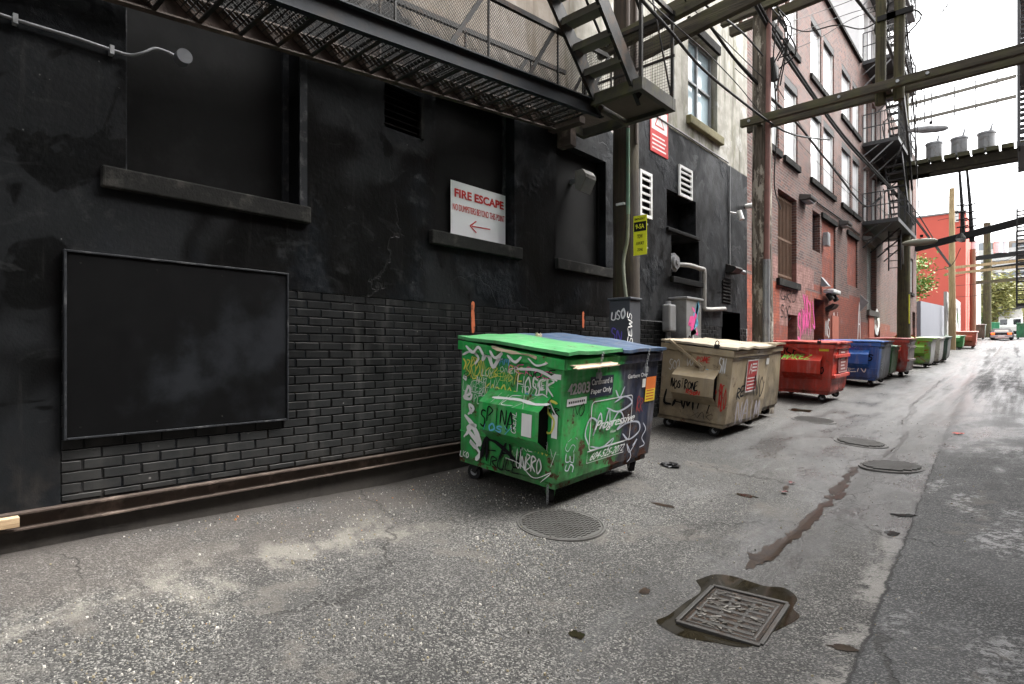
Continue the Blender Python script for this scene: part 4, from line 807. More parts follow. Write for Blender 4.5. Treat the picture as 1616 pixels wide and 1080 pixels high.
for k,(px,r,lab) in enumerate(((1392,.075,'left of the two upright posts standing on the mossy timber'),(1421,.075,'right of the two upright posts standing on the mossy timber'))):
    x,_=atY(px,130,10.95); t=thing('upright_post',lab,'post',(x,10.8,5.9)); b=MB(); pts=[(x,10.8,5.6),(x+.01,10.8,7),(x-.005,10.8,9.6)]; b.tube(pts,r,10); b.build('post',M_polem,t)
    b=MB(); 
    for z in (6.9,7.6): b.box(x-.03,x+.45-.6*k,10.70,10.76,z,z+.08)
    for i in range(9): b.tube(catmull([(x+R.uniform(-.1,.1),10.85,6.2+i*.38),(x+R.uniform(-.05,.22)*(1 if k else -1)+.08,10.8,6.45+i*.38),(x+R.uniform(-.1,.1),10.85,6.75+i*.38)],4),.014,4)
    b.build('wire_loops',M_cable,t)
# street lamps
def street_lamp(label,base,head0,head1,mat):
    t=thing('street_lamp',label,'street lamp',base); b=MB(); b.tube(catmull([base,tuple((Vector(base)+Vector(head0))/2+Vector((0,0,.15))),head0],5),.03,8); b.build('arm',M_grey,t)
    h0=Vector(head0);h1=Vector(head1); d=h1-h0; b=MB(); pts=[h0+d*f for f in(0,.12,.35,.7,.92,1)]
    b.tube(pts,[.05,.09,.13,.13,.09,.03],12); o=b.build('head',mat,t)
    for v in o.data.vertices: v.co.z*=1.
    b=MB(); m=h0+d*.55; b.tube([m+Vector((0,0,.17)),m+Vector((0,0,.26))],.05,8); b.build('photocell',M_ink,t)
pz=atY(1440,203,24.)[1]
x0,z0=atY(1436,206,24.); x1,z1=atY(1497,202,24.); street_lamp('cobra head street lamp in front of the transformers',(.5,28.3,z0-.2),(x0,24,z0),(x1,24,z1),M_grey)
x0,z0=atY(1424,385,25.); x1,z1=atY(1480,380,25.); street_lamp('long flat street lamp under the lowest iron balcony',(p3x,28.4,z0-.3),(x0,25,z0),(x1,25,z1),plain('greenish_lamp',(.16,.16,.12),.6))
def ball_lamp():
    p=atD(1516,376,30); t=thing('hanging_lamp','round lamp hanging from the dark crossbeam','lamp',p); b=MB(); b.tube([p+Vector((0,0,.55)),p+Vector((0,0,.2))],.04,6); b.tube([p+Vector((0,0,.25)),p,p+Vector((0,0,-.02))],[.10,.23,.24],14); b.build('shade',M_sill,t); b=MB(); b.tube([p+Vector((0,0,-.03)),p+Vector((0,0,-.12)),p+Vector((0,0,-.2))],[.22,.18,.05],14); b.build('globe',M_galv,t)
ball_lamp()
# transformer platform
def platform():
    t=thing('transformer_platform','dark timber platform across the lane carrying three transformers','platform',(.4,28.6,8.9))
    b=MB(); b.beam((-.0,28.25,9.0),(6.1,28.25,9.02),.14,.32); b.beam((-.0,28.95,9.0),(6.1,28.95,9.02),.14,.32); b.beam((1.8,28.1,8.72),(6.1,28.1,8.74),.1,.1); b.build('bearer',plain('dark_creosote_wood',(.028,.024,.018),.9,0,.4,6,.5,(.06,.06,.03),.5),t)
    b=MB()
    for i in range(14): b.box(.1+i*.43,.1+i*.43+.36,28.0,29.2,9.2+.0015*i,9.36+.0015*i)
    b.build('deck_board',plain('mossy_deck',(.055,.052,.028),.9,0,.5,5,.6,(.09,.09,.03),.6),t)
platform()
for k,(px,lab) in enumerate(((1474,'leftmost grey transformer can on the dark platform, behind the lamp'),(1514,'middle grey transformer can on the dark platform'),(1557,'rightmost grey transformer can on the dark platform'))):
    x,_=atY(px,230,28.6); t=thing('transformer',lab,'transformer',(x,28.6,9.37),'transformer cans on the platform')
    b=MB(); b.tube([(x,28.6,9.385),(x,28.6,10.02)],.27,18); b.build('tank',M_grey,t,bev=.01); b=MB(); b.tube([(x,28.6,10.02),(x,28.6,10.09)],.30,18); b.build('lid',M_galv,t,bev=.01)
    b=MB(); b.tube([(x+.12,28.5,10.09),(x+.14,28.5,10.2),(x+.18,28.5,10.38)],[.05,.04,.025],8); b.build('bushing',M_galv,t)
    b=MB(); b.box(x-.06,x+.06,28.28,28.33,9.45,9.95)
    for z in(9.5,9.85): b.box(x-.09,x+.09,28.27,28.31,z,z+.05)
    b.build('hanger',M_grey,t)
for z,yy,lab in ((0,0,'upper of the two thin pale crossbars with clamps'),(1,0,'lower of the two thin pale crossbars with clamps')):
    (x0,za)=atY(1418,170 if z==0 else 196,30.); (x1,zb)=atY(1604,120 if z==0 else 152,30.)
    t=thing('crossbar',lab,'crossbar',(x0,30,za)); b=MB(); b.beam((x0,30,za),(x1,30,zb),.1,.11); b.build('bar',plain('pale_timber',(.22,.21,.18),.8,0,.4,5,.4),t)
    b=MB()
    for f in (.12,.16,.2,.24,.3,.5,.68,.85): p=Vector((x0,30,za)).lerp(Vector((x1,30,zb)),f); b.tube([p+Vector((0,0,-.2)),p+Vector((0,0,.25))],.025,5)
    b.build('insulator_pin',M_steel,t)
def crossbeam():
    (x0,z0),(x1,z1)=atY(1446,392,39.6),atY(1616,347,39.6); t=thing('crossbeam','dark crossbeam over the lane with two tall masts','beam',(x0,39.6,z0))
    b=MB(); b.beam((-.02,39.6,z0-.02),(6.1,39.6,z1+.25),.3,.36); b.build('beam',M_ink,t,bev=.02)
    b=MB()
    for px0,px1 in ((1514,1520),(1526,1534)):
        xa,za=atY(px0,268,39.6); xb,zb=atY(px1,382,39.6); b.tube([(xa,39.6,za),((xa+xb)/2+.03,39.6,(za+zb)/2),(xb,39.6,zb)],[.06,.08,.12],8)
        for i in range(5): p=Vector((xa,39.6,za)).lerp(Vector((xb,39.6,zb)),.5+i*.1); b.tube([p+Vector((-.25,-.1,0)),p+Vector((.25,-.1,.05))],.04,5)
    b.build('mast',M_ink,t)
crossbeam()
# ------------------------------------------------------------------ near fire escape: raised counterbalanced stair, landing and upper flight
def near_escape():
    t=thing('fire_escape','steel fire escape with a raised swing stair, mesh rails and landing','fire escape',(.7,6.,4.5))
    zl=lambda y:4.06+.112*(y-2.18)      # underside of the swing stair
    xo,xi=.72,.08; ya,yb=-1.2,5.95
    for x,s in ((xo,1),(xi,-1)):
        b=MB(); h=.185; za,zb=zl(ya),zl(yb)
        b.beam((x,ya,za+h/2),(x,yb,zb+h/2),.012,h); b.beam((x+s*-.0+.03,ya,za+.006),(x+.03,yb,zb+.006),.05,.012); b.beam((x+.03,ya,za+h-.006),(x+.03,yb,zb+h-.006),.05,.012)
        b.build('stringer',M_steel2 if s==1 else M_rust,t)
    b=MB(); tb=MB(); n=23
    for i in range(n):
        y=ya+.25+i*.292; z=zl(y)+.165; dy,dz=.185,-.13           # treads hang tilted while the stair is up
        p=Vector((xi+.012,y,z)); q=Vector((0,dy,dz)); L=xo-xi-.024
        for k in range(6): o=p+q*(k/5); b.beam(o,o+Vector((L,0,0)),.004,.009,roll=-.6)
        for k in range(13): o=p+Vector((L*k/12,0,0)); b.beam(o,o+q,.004,.008)
        tb.add([p,p+q,p+q+Vector((0,-.02,.03)),p+Vector((0,-.02,.03)),p+Vector((.06,0,0)),p+q+Vector((.06,0,0))],[(0,1,2,3),(0,4,5,1)])
        o=p; b.beam(o,o+Vector((L,0,0)),.03,.012); o=p+q; b.beam(o,o+Vector((L,0,0)),.03,.012)
    b.build('tread_grating',M_steel,t); tb.build('tread_bracket',M_rust,t)
    # rails with wire mesh
    zr=.80
    for x in (xo+.03,xi+.03):
        r=MB(); r.beam((x,ya,zl(ya)+zr),(x,yb+.1,zl(yb)+zr),.04,.05)
        y=ya+.1
        for k in range(6):
            yy=.15+k*1.1+(0 if x>.5 else .3); r.beam((x,yy,zl(yy)+.17),(x,yy+.45,zl(yy+.45)+zr),.012,.045)
            r.beam((x,yy+.5,zl(yy+.5)+.17),(x,yy+.5,zl(yy+.5)+zr),.018,.018)
        r.build('rail',M_steel,t)
        m=MB(); s=.038; k=int((yb-ya)/s)
        for i in range(-22,k):
            for d in (1,-1):
                y0=ya+i*s; y1=y0+.62*1.0; za,zb=.19,zr-.02
                if d<0: za,zb=zb,za
                if y0<ya:
                    f=(ya-y0)/.62; za=za+(zb-za)*f; y0=ya
                if y1>yb:
                    f=(yb-y0)/(y1-y0); zb=za+(zb-za)*f; y1=yb
                if y1-y0<.02: continue
                m.beam((x,y0,zl(y0)+za),(x,y1,zl(y1)+zb),.0032,.0032)
        m.build('wire_mesh',M_steel,t)
    # landing
    y0,y1,x0,x1,z=5.72,6.55,.05,1.42,4.56
    b=MB(); b.box(x0,x1,y1-.09,y1,z,z+.15); b.box(x0,x1,y0,y0+.06,z,z+.14); b.box(x1-.07,x1-.001,y0+.06,y1-.09,z+.001,z+.15); b.box(x0,x0+.06,y0+.06,y1-.09,z+.001,z+.15); b.box(.72,.78,y0+.06,y1-.09,z,z+.14)
    b.build('landing_frame',plain('mossy_dark_steel',(.035,.032,.024),.7,0,.5,4,.6,(.075,.072,.02),.7),t,bev=.004)
    b=MB(); b.poly([(.79,y0+.061,z+.05),(x1-.071,y0+.061,z+.05),(x1-.071,y1-.091,z+.05),(.79,y1-.091,z+.05)]); b.poly([(.79,y0+.061,z+.056),(x1-.071,y0+.061,z+.056),(x1-.071,y1-.091,z+.056),(.79,y1-.091,z+.056)])
    for i in range(16): y=y0+.08+i*.045; b.box(x0+.06,.72,y,y+.008,z+.1,z+.13)
    b.build('landing_floor',plain('brown_stained_plate',(.075,.058,.042),.7,0,.5,3,.4),t)
    b=MB(); b.box(.0,.22,y0+.3,y0+.42,z-.25,z-.002); b.box(.0,.5,y0+.1,y0+.22,z-.09,z-.001); b.build('wall_bracket',M_rust,t)
    r=MB()
    for x,y in ((x1-.03,y1-.03),(x1-.03,y0+.03),(.1,y1-.03)): r.beam((x,y,z+.15),(x,y,z+1.22),.035,.035)
    r.beam((.1,y1-.03,z+1.2),(x1,y1-.03,z+1.2),.04,.05); r.beam((x1-.03,y0,z+1.2),(x1-.03,y1,z+1.2),.04,.05); r.beam((.1,y1-.03,z+.68),(x1,y1-.03,z+.68),.02,.03); r.build('landing_rail',M_steel,t)
    m=MB(); s=.042
    for i in range(28): zz=z+.17+i*.037; m.beam((.1,y1-.03,zz),(x1-.03,y1-.03,zz),.003,.003)
    for i in range(40): xx=.1+i*.033; m.beam((xx,y1-.03,z+.16),(xx,y1-.03,z+1.18),.0025,.0025)
    m.build('wire_mesh',M_steel,t)
    # upper flight coming down to the landing
    zs=lambda y:4.50+.95*(5.86-y)
    for x in (.78,1.30):
        b=MB(); h=.2; b.beam((x,3.9,zs(3.9)+.11),(x,5.9,zs(5.9)+.11),.012,h); 
        for e in(.0,.2): b.beam((x-.02,3.9,zs(3.9)+.005+e),(x-.02,5.9,zs(5.9)+.005+e),.045,.012)
        b.build('stair_stringer',M_steel,t)
    b=MB()
    for i in range(8):
        y=5.62-i*.215; zz=zs(y)+.14; b.box(.79,1.29,y-.12,y+.10,zz,zz+.03); b.box(.79,1.29,y-.125,y-.12,zz-.05,zz+.03)
    b.build('stair_tread',plain('mossy_tread',(.07,.066,.052),.8,0,.5,5,.6,(.11,.11,.05),.5),t,bev=.003)
    b=MB(); b.tube([(1.33,3.9,zs(3.9)+1.),(1.33,5.9,zs(5.9)+1.)],.018,6); b.tube([(.76,3.9,zs(3.9)+1.),(.76,5.9,zs(5.9)+1.)],.018,6); b.tube([(1.38,6.5,4.75),(1.05,6.3,6.9)],.012,5); b.build('handrail',M_steel,t)
near_escape()
def crumple(label,p,s,m,name,cat,seed):
    b=MB(); rr=random.Random(seed); n=14;vs=[];fs=[]
    for i in range(9):
        for j in range(n):
            a=2*math.pi*j/n; e=-math.pi/2+math.pi*i/8; q=s*(1+.55*noise.noise((math.cos(a)*2+seed,math.sin(a)*2,e*2))); vs.append((p[0]+q*math.cos(e)*math.cos(a),p[1]+q*math.cos(e)*math.sin(a),p[2]+q*math.sin(e)*.75))
    fs=[(i*n+j,i*n+(j+1)%n,(i+1)*n+(j+1)%n,(i+1)*n+j) for i in range(8) for j in range(n)]
    b.add(vs,fs); tag(b.build(name,m),label,cat)
crumple('crumpled brown paper ball caught in the stair grating',(.45,1.63,4.26),.085,plain('brown_paper',(.50,.34,.19),.8,0,.4,7,.5),'paper_ball','litter',3)
# ------------------------------------------------------------------ dumpsters
def dumpster(name,label,xf,y0,y1,D,col,col2=None,split=0.,hb=.19,hf=1.29,hr=1.42,tilt=None,rust=.4,grime=.6,lidcol=None,lids=2,deco=None,pocket=True,bar=False,rail=False,liftlid=0.,pk=(-.25,.36)):
    L=y1-y0; ym=(y0+y1)/2; xm=xf-D/2; a=gz(xf-.1,ym); c=gz(xm-D/2+.1,ym); th=math.atan((c-a)/(D-.2)) if tilt is None else tilt
    rx=math.atan((gz(xf-.1,y1)-gz(xf-.1,y0))/L)
    t=thing(name,label,'dumpster',(xm,ym,(a+c)/2+.012),'dumpsters along the lane',(rx,th,0))
    m=paint(name+'_paint_'+str(round(y0,1)),col,rust,grime,col2,split); hd,hl=D/2,L/2
    o=MB(); 
    pr=[(-hd,hb),(hd-.025,hb),(hd,hb+.28),(hd+.03,hf),(-hd,hr)]
    vs=[(x,-hl,z) for x,z in pr]+[(x,hl,z) for x,z in pr]; n=5
    vs=[(x,y*(1+.02*(z-hb)) ,z) for x,y,z in vs]
    o.add(vs,[tuple(range(n)),tuple(range(2*n-1,n-1,-1))]+[(i,n+i,n+(i+1)%n,(i+1)%n) for i in range(n)])
    body=o.build('body',m,t,True,.02,3)
    # rim, corner skirts, crease
    o=MB(); k=hl*1.025
    for s in(-1,1):
        o.add([(-hd-.02,s*k,hr-.09),(hd+.05,s*k,hf-.09),(hd+.05,s*k,hf),(-hd-.02,s*k,hr),(-hd-.02,s*(k+.028),hr-.09),(hd+.05,s*(k+.028),hf-.09),(hd+.05,s*(k+.028),hf),(-hd-.02,s*(k+.028),hr)],[(0,1,2,3),(7,6,5,4),(0,4,5,1),(1,5,6,2),(2,6,7,3),(3,7,4,0)])
        o.add([(-hd,s*(hl+.003),hb+.27),(hd,s*(hl+.003),hb+.27),(hd,s*(hl+.003),hb+.285),(-hd,s*(hl+.003),hb+.285),(-hd,s*(hl+.014),hb+.277),(hd,s*(hl+.014),hb+.277)],[(0,1,5,4),(4,5,2,3)])
    o.box(hd+.022,hd+.055,-k,k,hf-.09,hf-.002); o.box(-hd-.02,hd-.05,-hl+.02,hl-.02,hb-.05,hb-.002)
    if rail:
        for zz in (hb+.30,hf-.28): o.box(hd+.0,hd+.06,-hl+.01,hl-.01,zz,zz+.07)
    o.build('rim',m,t,True,.006)
    if pocket:
        for s in(-1,1):
            q=MB(); xa,xb=pk[0]*D,pk[1]*D; f=lambda v:s*(hl*1.01+v)
            pf=[(0.,hb+.78),(.18,hb+.66),(.18,hb+.40),(0.,hb+.26)]; th_=.012
            for (u,z),(u2,z2) in zip(pf,pf[1:]):
                q.add([(xa,f(u),z),(xb,f(u),z),(xb,f(u2),z2),(xa,f(u2),z2),(xa,f(u-th_),z-.0),(xb,f(u-th_),z),(xb,f(u2-th_),z2),(xa,f(u2-th_),z2)],[(0,1,2,3),(7,6,5,4),(0,4,5,1),(1,5,6,2),(2,6,7,3),(3,7,4,0)])
            q.build('fork_pocket',m,t,True,.004)
            q=MB(); q.add([(xb-.03,f(.002),hb+.74),(xb-.03,f(.165),hb+.64),(xb-.03,f(.165),hb+.41),(xb-.03,f(.002),hb+.29)],[(0,1,2,3)]); q.build('pocket_shade_plate',M_void,t,True)  # black plate stands in for the shade inside the open pocket end
    # lids
    lc=lidcol or [col]*lids
    for i in range(lids):
        q=MB(); e0=-k-.03+i*(2*k+.06)/lids+(.008 if i else 0); e1=-k-.03+(i+1)*(2*k+.06)/lids-(.008 if i<lids-1 else 0); nx,ny=9,7; up=[];dn=[]
        for ix in range(nx):
            for iy in range(ny):
                fx,fy=ix/(nx-1),iy/(ny-1); x=-hd-.02+fx*(D+.11); y=e0+(e1-e0)*fy
                z=hr+.02+(hf-hr)*fx+.02*noise.noise((fx*3+y0,fy*3,i*7.))+.022*math.sin(math.pi*fx)*math.sin(math.pi*fy)+liftlid*fx*(1 if i==0 else .3)+R.uniform(-.004,.004)
                up.append((x,y,z+.03)); dn.append((x,y,z))
        N=nx*ny; fs=[]
        for ix in range(nx-1):
            for iy in range(ny-1):
                p=ix*ny+iy; fs.append((p,p+ny,p+ny+1,p+1)); fs.append((N+p,N+p+1,N+p+ny+1,N+p+ny))
        ed=[ix*ny for ix in range(nx)]+[(nx-1)*ny+j for j in range(1,ny)]+[ix*ny+ny-1 for ix in range(nx-2,-1,-1)]+[j for j in range(ny-2,0,-1)]
        for p,r_ in zip(ed,ed[1:]+ed[:1]): fs.append((p,N+p,N+r_,r_))
        q.add(up+dn,fs); q.build('lid',paint(name+'_lid_%d_%s'%(i,round(y0,1)),lc[i],rust*.5,grime*.5,None,0,.38),t,True)
    # casters
    for sx in(-1,1):
        for sy in(-1,1):
            cx_,cy_=sx*(hd-.16),sy*(hl-.11); yaw=R.uniform(-.9,.9); r=.075
            q=MB(); q.box(cx_-.07,cx_+.07,cy_-.06,cy_+.06,hb-.062,hb-.051)
            dx,dy=math.cos(yaw),math.sin(yaw); nx_,ny_=-dy,dx; ox,oy=cx_-dx*.035,cy_-dy*.035
            for s in(-1,1): q.beam((cx_+nx_*.036*s,cy_+ny_*.036*s,hb-.062),(ox+nx_*.036*s,oy+ny_*.036*s,r),.055,.008,0,(nx_,ny_,0))
            co=q.build('caster',m if (sx,sy)==(1,-1) and name=='recycling_dumpster' else M_steel,t,True)
            q=MB(); q.tube([(ox-nx_*.024,oy-ny_*.024,r),(ox+nx_*.024,oy+ny_*.024,r)],r,20); w=q.build('wheel',M_rub,co,True,.008)
            q=MB(); q.tube([(ox-nx_*.027,oy-ny_*.027,r),(ox+nx_*.027,oy+ny_*.027,r)],r*.5,12); q.build('hub',M_galv,w,True)
    if bar:
        q=MB(); y=-hl-.05; q.beam((-hd+.12,y,hr+.05),(hd*.25,y,hb+.80),.05,.035); q.box(hd*.25-.03,hd*.25+.03,y-.02,y+.06,hb+.74,hb+.82)
        q.build('lock_bar',m,t,True)
        q=MB(); q.box(hd*.55,hd*.55+.07,-hl-.07,-hl-.03,hf+.02,hf+.07); q.ring((hd*.55+.035,-hl-.05,hf+.09),.025,.006,(0,1,0)); q.build('padlock',M_steel,t,True)
    if deco: deco(t,hd,hl,hb,hf,hr)
    return t
def chain(q,P0,P1,n,m=0,r=.011):
    P0=Vector(P0);P1=Vector(P1)
    for i in range(n):
        p=P0.lerp(P1,(i+.5)/n); q.ring(p,r,.0032,(1,0,0) if i%2 else (0,1,0),8,m)
X_,Z_=(1,0,0),(0,0,1); Y_=(0,1,0)
def deco_green(t,hd,hl,hb,hf,hr):
    A=lambda u,v:(-hd+u*2*hd,-hl*(1+.02*(v*1.1))-.0,hb+v*1.13)   # side face (u rear->front, v up)
    g=MB(); o=(-hd,-hl*1.016-.004,hb); w=2*hd; h=1.13
    def tx(s,u,v,uw,vh,wd,m,seed): g.tagtext(s,(o[0]+u*w,o[1],o[2]+v*h),X_,Z_,uw*w,vh*h,wd,m,.003+(seed%40)*.0003,seed=seed)
    def st(P,wd,m,k=0): g.stroke([(a*w,b*h) for a,b in P],o,X_,Z_,wd,m,.003+k*.0006)
    # 0 white 1 yellow 2 black 3 blue 4 pink
    st([(.06,.40),(.15,.33),(.22,.25),(.24,.17),(.17,.22),(.10,.29),(.20,.33)],.045,0,1); st([(.08,.22),(.15,.30),(.21,.21),(.20,.13),(.13,.18),(.24,.10),(.20,.02)],.04,0,2); st([(.06,.20),(.12,.28)],.035,0,3); st([(.10,.41),(.16,.47),(.11,.5),(.14,.42)],.03,0,4)
    st([(.035,.74),(.075,.72)],.10,0,2); st([(.06,.58),(.10,.66),(.12,.60),(.05,.56),(.12,.55),(.14,.60)],.035,0,5)
    tx('BREO',.06,.74,.20,.16,.010,1,3); st([(.10,.82),(.16,.92),(.22,.82),(.15,.73),(.10,.82)],.010,1,2); st([(.17,.8),(.23,.9),(.24,.74),(.15,.74)],.010,1,3)
    tx('KAPOOS',.27,.60,.34,.10,.014,1,5); tx('KEB',.27,.77,.14,.10,.010,1,7); tx('BYE',.52,.77,.13,.11,.012,1,8); tx('HOSER',.60,.68,.34,.15,.018,0,9); st([(.55,.66),(.6,.58),(.75,.63),(.92,.6)],.014,0,9)
    tx('PEROS',.50,.83,.42,.06,.009,4,10); tx('NOTE',.70,.82,.25,.06,.010,2,11); tx('HEY',.14,.62,.11,.08,.006,0,12); tx('PL',.16,.53,.07,.07,.006,0,13); st([(.13,.62),(.25,.62),(.26,.71),(.14,.71),(.13,.62)],.006,0,8)
    tx('S',.86,.42,.12,.24,.018,1,14); st([(.62,.56),(.85,.70),(.97,.56)],.014,0,12); tx('SAW',.40,.92,.20,.06,.014,0,15)
    st([(.02,.93),(.12,.97),(.2,.92),(.16,.86)],.03,0,6); st([(.24,.90),(.30,.98),(.36,.86),(.44,.98)],.045,0,7); st([(.60,.87),(.8,.88),(.97,.82)],.028,0,8)
    # black scrawl under the pocket
    tx('FAT',.30,.06,.42,.20,.035,2,21); st([(.26,.05),(.32,.24),(.48,.20),(.62,.12)],.045,2,13); tx('RULE',.36,.00,.30,.10,.014,2,22); tx('UNBRO',.62,.06,.24,.13,.012,0,23); st([(.52,.12),(.66,.10),(.8,.02),(.95,.1),(.86,.0)],.008,0,14); tx('Y',.93,.16,.05,.1,.010,0,24)
    tx('AM',.42,.88,.1,.08,.012,3,25); tx('NOR',.60,.62,.2,.05,.014,3,26)
    # pocket face
    op=(-hd+.20*w,-hl*1.01-.185,hb); 
    g.tagtext('SPINA',(-hd+.37*w,op[1],hb+.46),X_,Z_,.33*w,.17,.016,2,.003,seed=31); g.tagtext('IOSY',(-hd+.38*w,op[1],hb+.41),X_,Z_,.30*w,.06,.016,3,.004,seed=32); g.tagtext('CREAL',(-hd+.73*w,op[1],hb+.43),Z_,(-1,0,0),.2,.05,.008,0,.003,seed=33)
    for a,c,e,f in ((.74,.85,.33,.51),(.93,.99,.36,.62)): 
        y=op[1]-.002 if a<.8 else o[1]-.002
        if a<.8: g.box(-hd+.78*w+.0,-hd+.87*w,y-.0015,y,hb+.43,hb+.63,0)
        else: g.box(-hd+.935*w,-hd+.985*w,y-.002,y-.001,hb+.42,hb+.64,0)
    g.box(-hd+.73*w,-hd+.785*w,o[1]-.004,o[1]-.003,hb+.60*h,hb+.655*h,0); g.box(-hd+.81*w,-hd+.90*w,o[1]-.0042,o[1]-.003,hb+.585*h,hb+.665*h,5); g.box(-hd+.92*w,-hd+1.0*w,o[1]-.004,o[1]-.003,hb+.83*h,hb+.87*h,0)
    # sloped pocket top
    oa=Vector((-hd+.36*w,-hl*1.01-.0,hb+.78)); uu=Vector((0,-.18,-.12)).normalized(); g.tagtext('HEX',oa+Vector((.12,0,0))+uu*.21,X_,-uu,.42,.16,.008,0,.004,seed=41); g.stroke([(.1,.08),(.4,.11),(.6,.09),(.75,.12)],oa+uu*.22,X_,-uu,.035,0,.003)
    for i in range(16):
        u=R.uniform(.03,.85); v=R.uniform(.52,.86); tx(R.choice(['ONER','SKE','RAZ','TOY','BEN','LUX','ERA','NIK','GOS']),u,v,R.uniform(.08,.2),R.uniform(.04,.09),R.uniform(.004,.009),R.choice([0,0,1,1,6,2]),60+i)
    for i in range(7): tx(R.choice(['OKS','RE','TAN','SIX']),R.uniform(.55,.85),R.uniform(.06,.3),R.uniform(.07,.14),R.uniform(.04,.08),.006,R.choice([0,6,1]),80+i)
    ry=-hl*1.025-.031
    for P,wd in (([(.08,.06),(.16,.01),(.22,.07),(.28,.0)],.03),([(.34,.06),(.40,.0),(.47,.06),(.44,.01)],.028),([(.52,.05),(.6,.0),(.66,.06)],.03),([(.72,.06),(.80,.01),(.9,.05)],.02)): g.stroke([(a*w,b_) for a,b_ in P],(-hd,ry,hr-.10),(1,0,-(hr-hf)/w),Z_,wd,0,.003)
    st([(.03,.90),(.06,.86),(.04,.8)],.02,1,5); tx('LKO',.02,.02,.1,.05,.01,0,51); tx('EVS',.64,.50,.16,.06,.008,0,52); tx('AR',.90,.55,.1,.06,.01,2,53); tx('ONE',.28,.93,.14,.05,.012,0,54)
    g.build('graffiti',[M_tw,M_ty,M_tk,M_tb,M_tp,M_to,plain('pale_green_marker',(.35,.62,.3),.5)],t,True)
    # front face
    F=lambda y,z:(hd+.03*(z-hb-.28)/(hf-hb-.28)+.003 if z>hb+.28 else hd,y,z); nrm=Vector((1,0,-.03)).normalized()
    up=Vector((.03,0,hf-hb-.28)).normalized(); q=MB()
    fo=lambda y,z:Vector(F(y,z)); l=2*hl
    q.text('42803',fo(-hl+.03*l,hb+.80),Y_,up,.20*l,.10,0); 
    for d in(.003,.006): q.text('42803',fo(-hl+.03*l+d,hb+.80),Y_,up,.20*l,.10,0,0,.0032)
    def pan(y0,y1,z0,z1,m,e=0.): 
        q.poly([fo(y0,z0)+nrm*(.003+e),fo(y1,z0)+nrm*(.003+e),fo(y1,z1)+nrm*(.003+e),fo(y0,z1)+nrm*(.003+e)],m)
    pan(-hl+.03*l,-hl+.21*l,hb+.70,hb+.765,0); 
    for i in range(9): pan(-hl+(.045+.017*i)*l,-hl+(.056+.017*i)*l,hb+.722,hb+.742,1,.001)
    pan(-hl+.235*l,-hl+.47*l,hb+.74,hb+.935,2); q.text('Cardboard &',fo(-hl+.245*l,hb+.86),Y_,up,.215*l,.055,0,0,.006); q.text('Paper Only',fo(-hl+.245*l,hb+.765),Y_,up,.21*l,.06,0,0,.006)
    q.text('Garbage Only',fo(-hl+.63*l,hb+.86),Y_,up,.24*l,.055,0,0,.004); 
    # logo panel
    a,c,e,f=-hl+.27*l,-hl+.71*l,hb+.24,hb+.70
    rr=[]; 
    for cx_,cz_,a0 in((c-.04,f-.04,0),(a+.04,f-.04,90),(a+.04,e+.04,180),(c-.04,e+.04,270)):
        for k in range(5): th=math.radians(a0+k*22.5); rr.append((cx_+.04*math.cos(th),cz_+.04*math.sin(th)))
    rr.append(rr[0])
    oo=fo(0,hb+.28)-up*0; q.stroke([(y,z-hb-.28) for y,z in rr],oo,Y_,up,.012,0,.004,0)
    for d in(0,.004,.008): q.text('Progressive',fo(a+.03+d,hb+.40),Y_,up,.42*l,.115,0,.12,.0125+d*.05,.0)
    q.text('Waste',fo(a+.34,hb+.36),Y_,up,.10,.025,0,.15,.0045)
    P=[(a-.02,hb+.125-hb-.28),(c-.10,hb+.125-hb-.28),(c-.10,hb+.235-hb-.28),(a-.02,hb+.235-hb-.28),(a-.02,hb+.125-hb-.28)]
    q.stroke(P,oo-up*0,Y_,up,.010,0,.006,0)
    q.text('604-525-2072',fo(a+.0,hb+.30)-up*.155,Y_,up,.355*l,.07,0,.1,.0125,.006)
    q.build('lettering',[plain('white_lettering',(.80,.81,.80),.5,0,.1),M_ink,plain('navy_label',(.016,.024,.05),.45)],t,True)
    s=MB()
    def sp(P,wd,m,k): s.stroke([(y*l-hl,z) for y,z in P],fo(0,hb+.28)-up*.28,Y_,up,wd,m,.008+k*.0006)
    sp([(.26,.30),(.22,.42),(.26,.55),(.33,.5),(.30,.38),(.36,.58),(.40,.42),(.45,.60),(.47,.42)],.019,0,0); sp([(.42,.62),(.55,.56),(.70,.62),(.62,.70),(.5,.66)],.018,0,1); sp([(.47,.42),(.56,.56),(.62,.46),(.55,.38),(.66,.42),(.80,.40),(.82,.30),(.70,.24),(.62,.32)],.019,0,2); sp([(.28,.28),(.40,.24),(.52,.30),(.46,.20)],.016,0,3)
    sp([(.50,.78),(.55,.70),(.60,.80)],.02,0,4); sp([(.75,.16),(.80,.22),(.72,.10),(.68,.20),(.74,.06),(.70,.0)],.014,0,5); sp([(.86,.38),(.90,.30),(.86,.22),(.90,.14),(.84,.12)],.014,0,6)
    s.tagtext('SESY',fo(-hl+.12*l,hb+.08),(0,.18,1),(0,-1,.1),.36,.12,.008,0,.004,seed=51); s.tagtext('NOT',fo(-hl+.08*l,hb+.60),Y_,up,.3,.10,.008,1,.004,seed=52); s.tagtext('RR',fo(-hl+.76*l,hb+.50),Y_,up,.14,.14,.012,2,.004,seed=53)
    s.build('spray_paint',[plain('pale_blue_spray',(.55,.58,.66),.5,0,.3,20),M_tk,plain('dark_red_spray',(.3,.03,.03),.5)],t,True)
    k=MB(); y0,y1,z0,z1=-hl+.86*l,-hl+.985*l,hb+.60,hb+.86
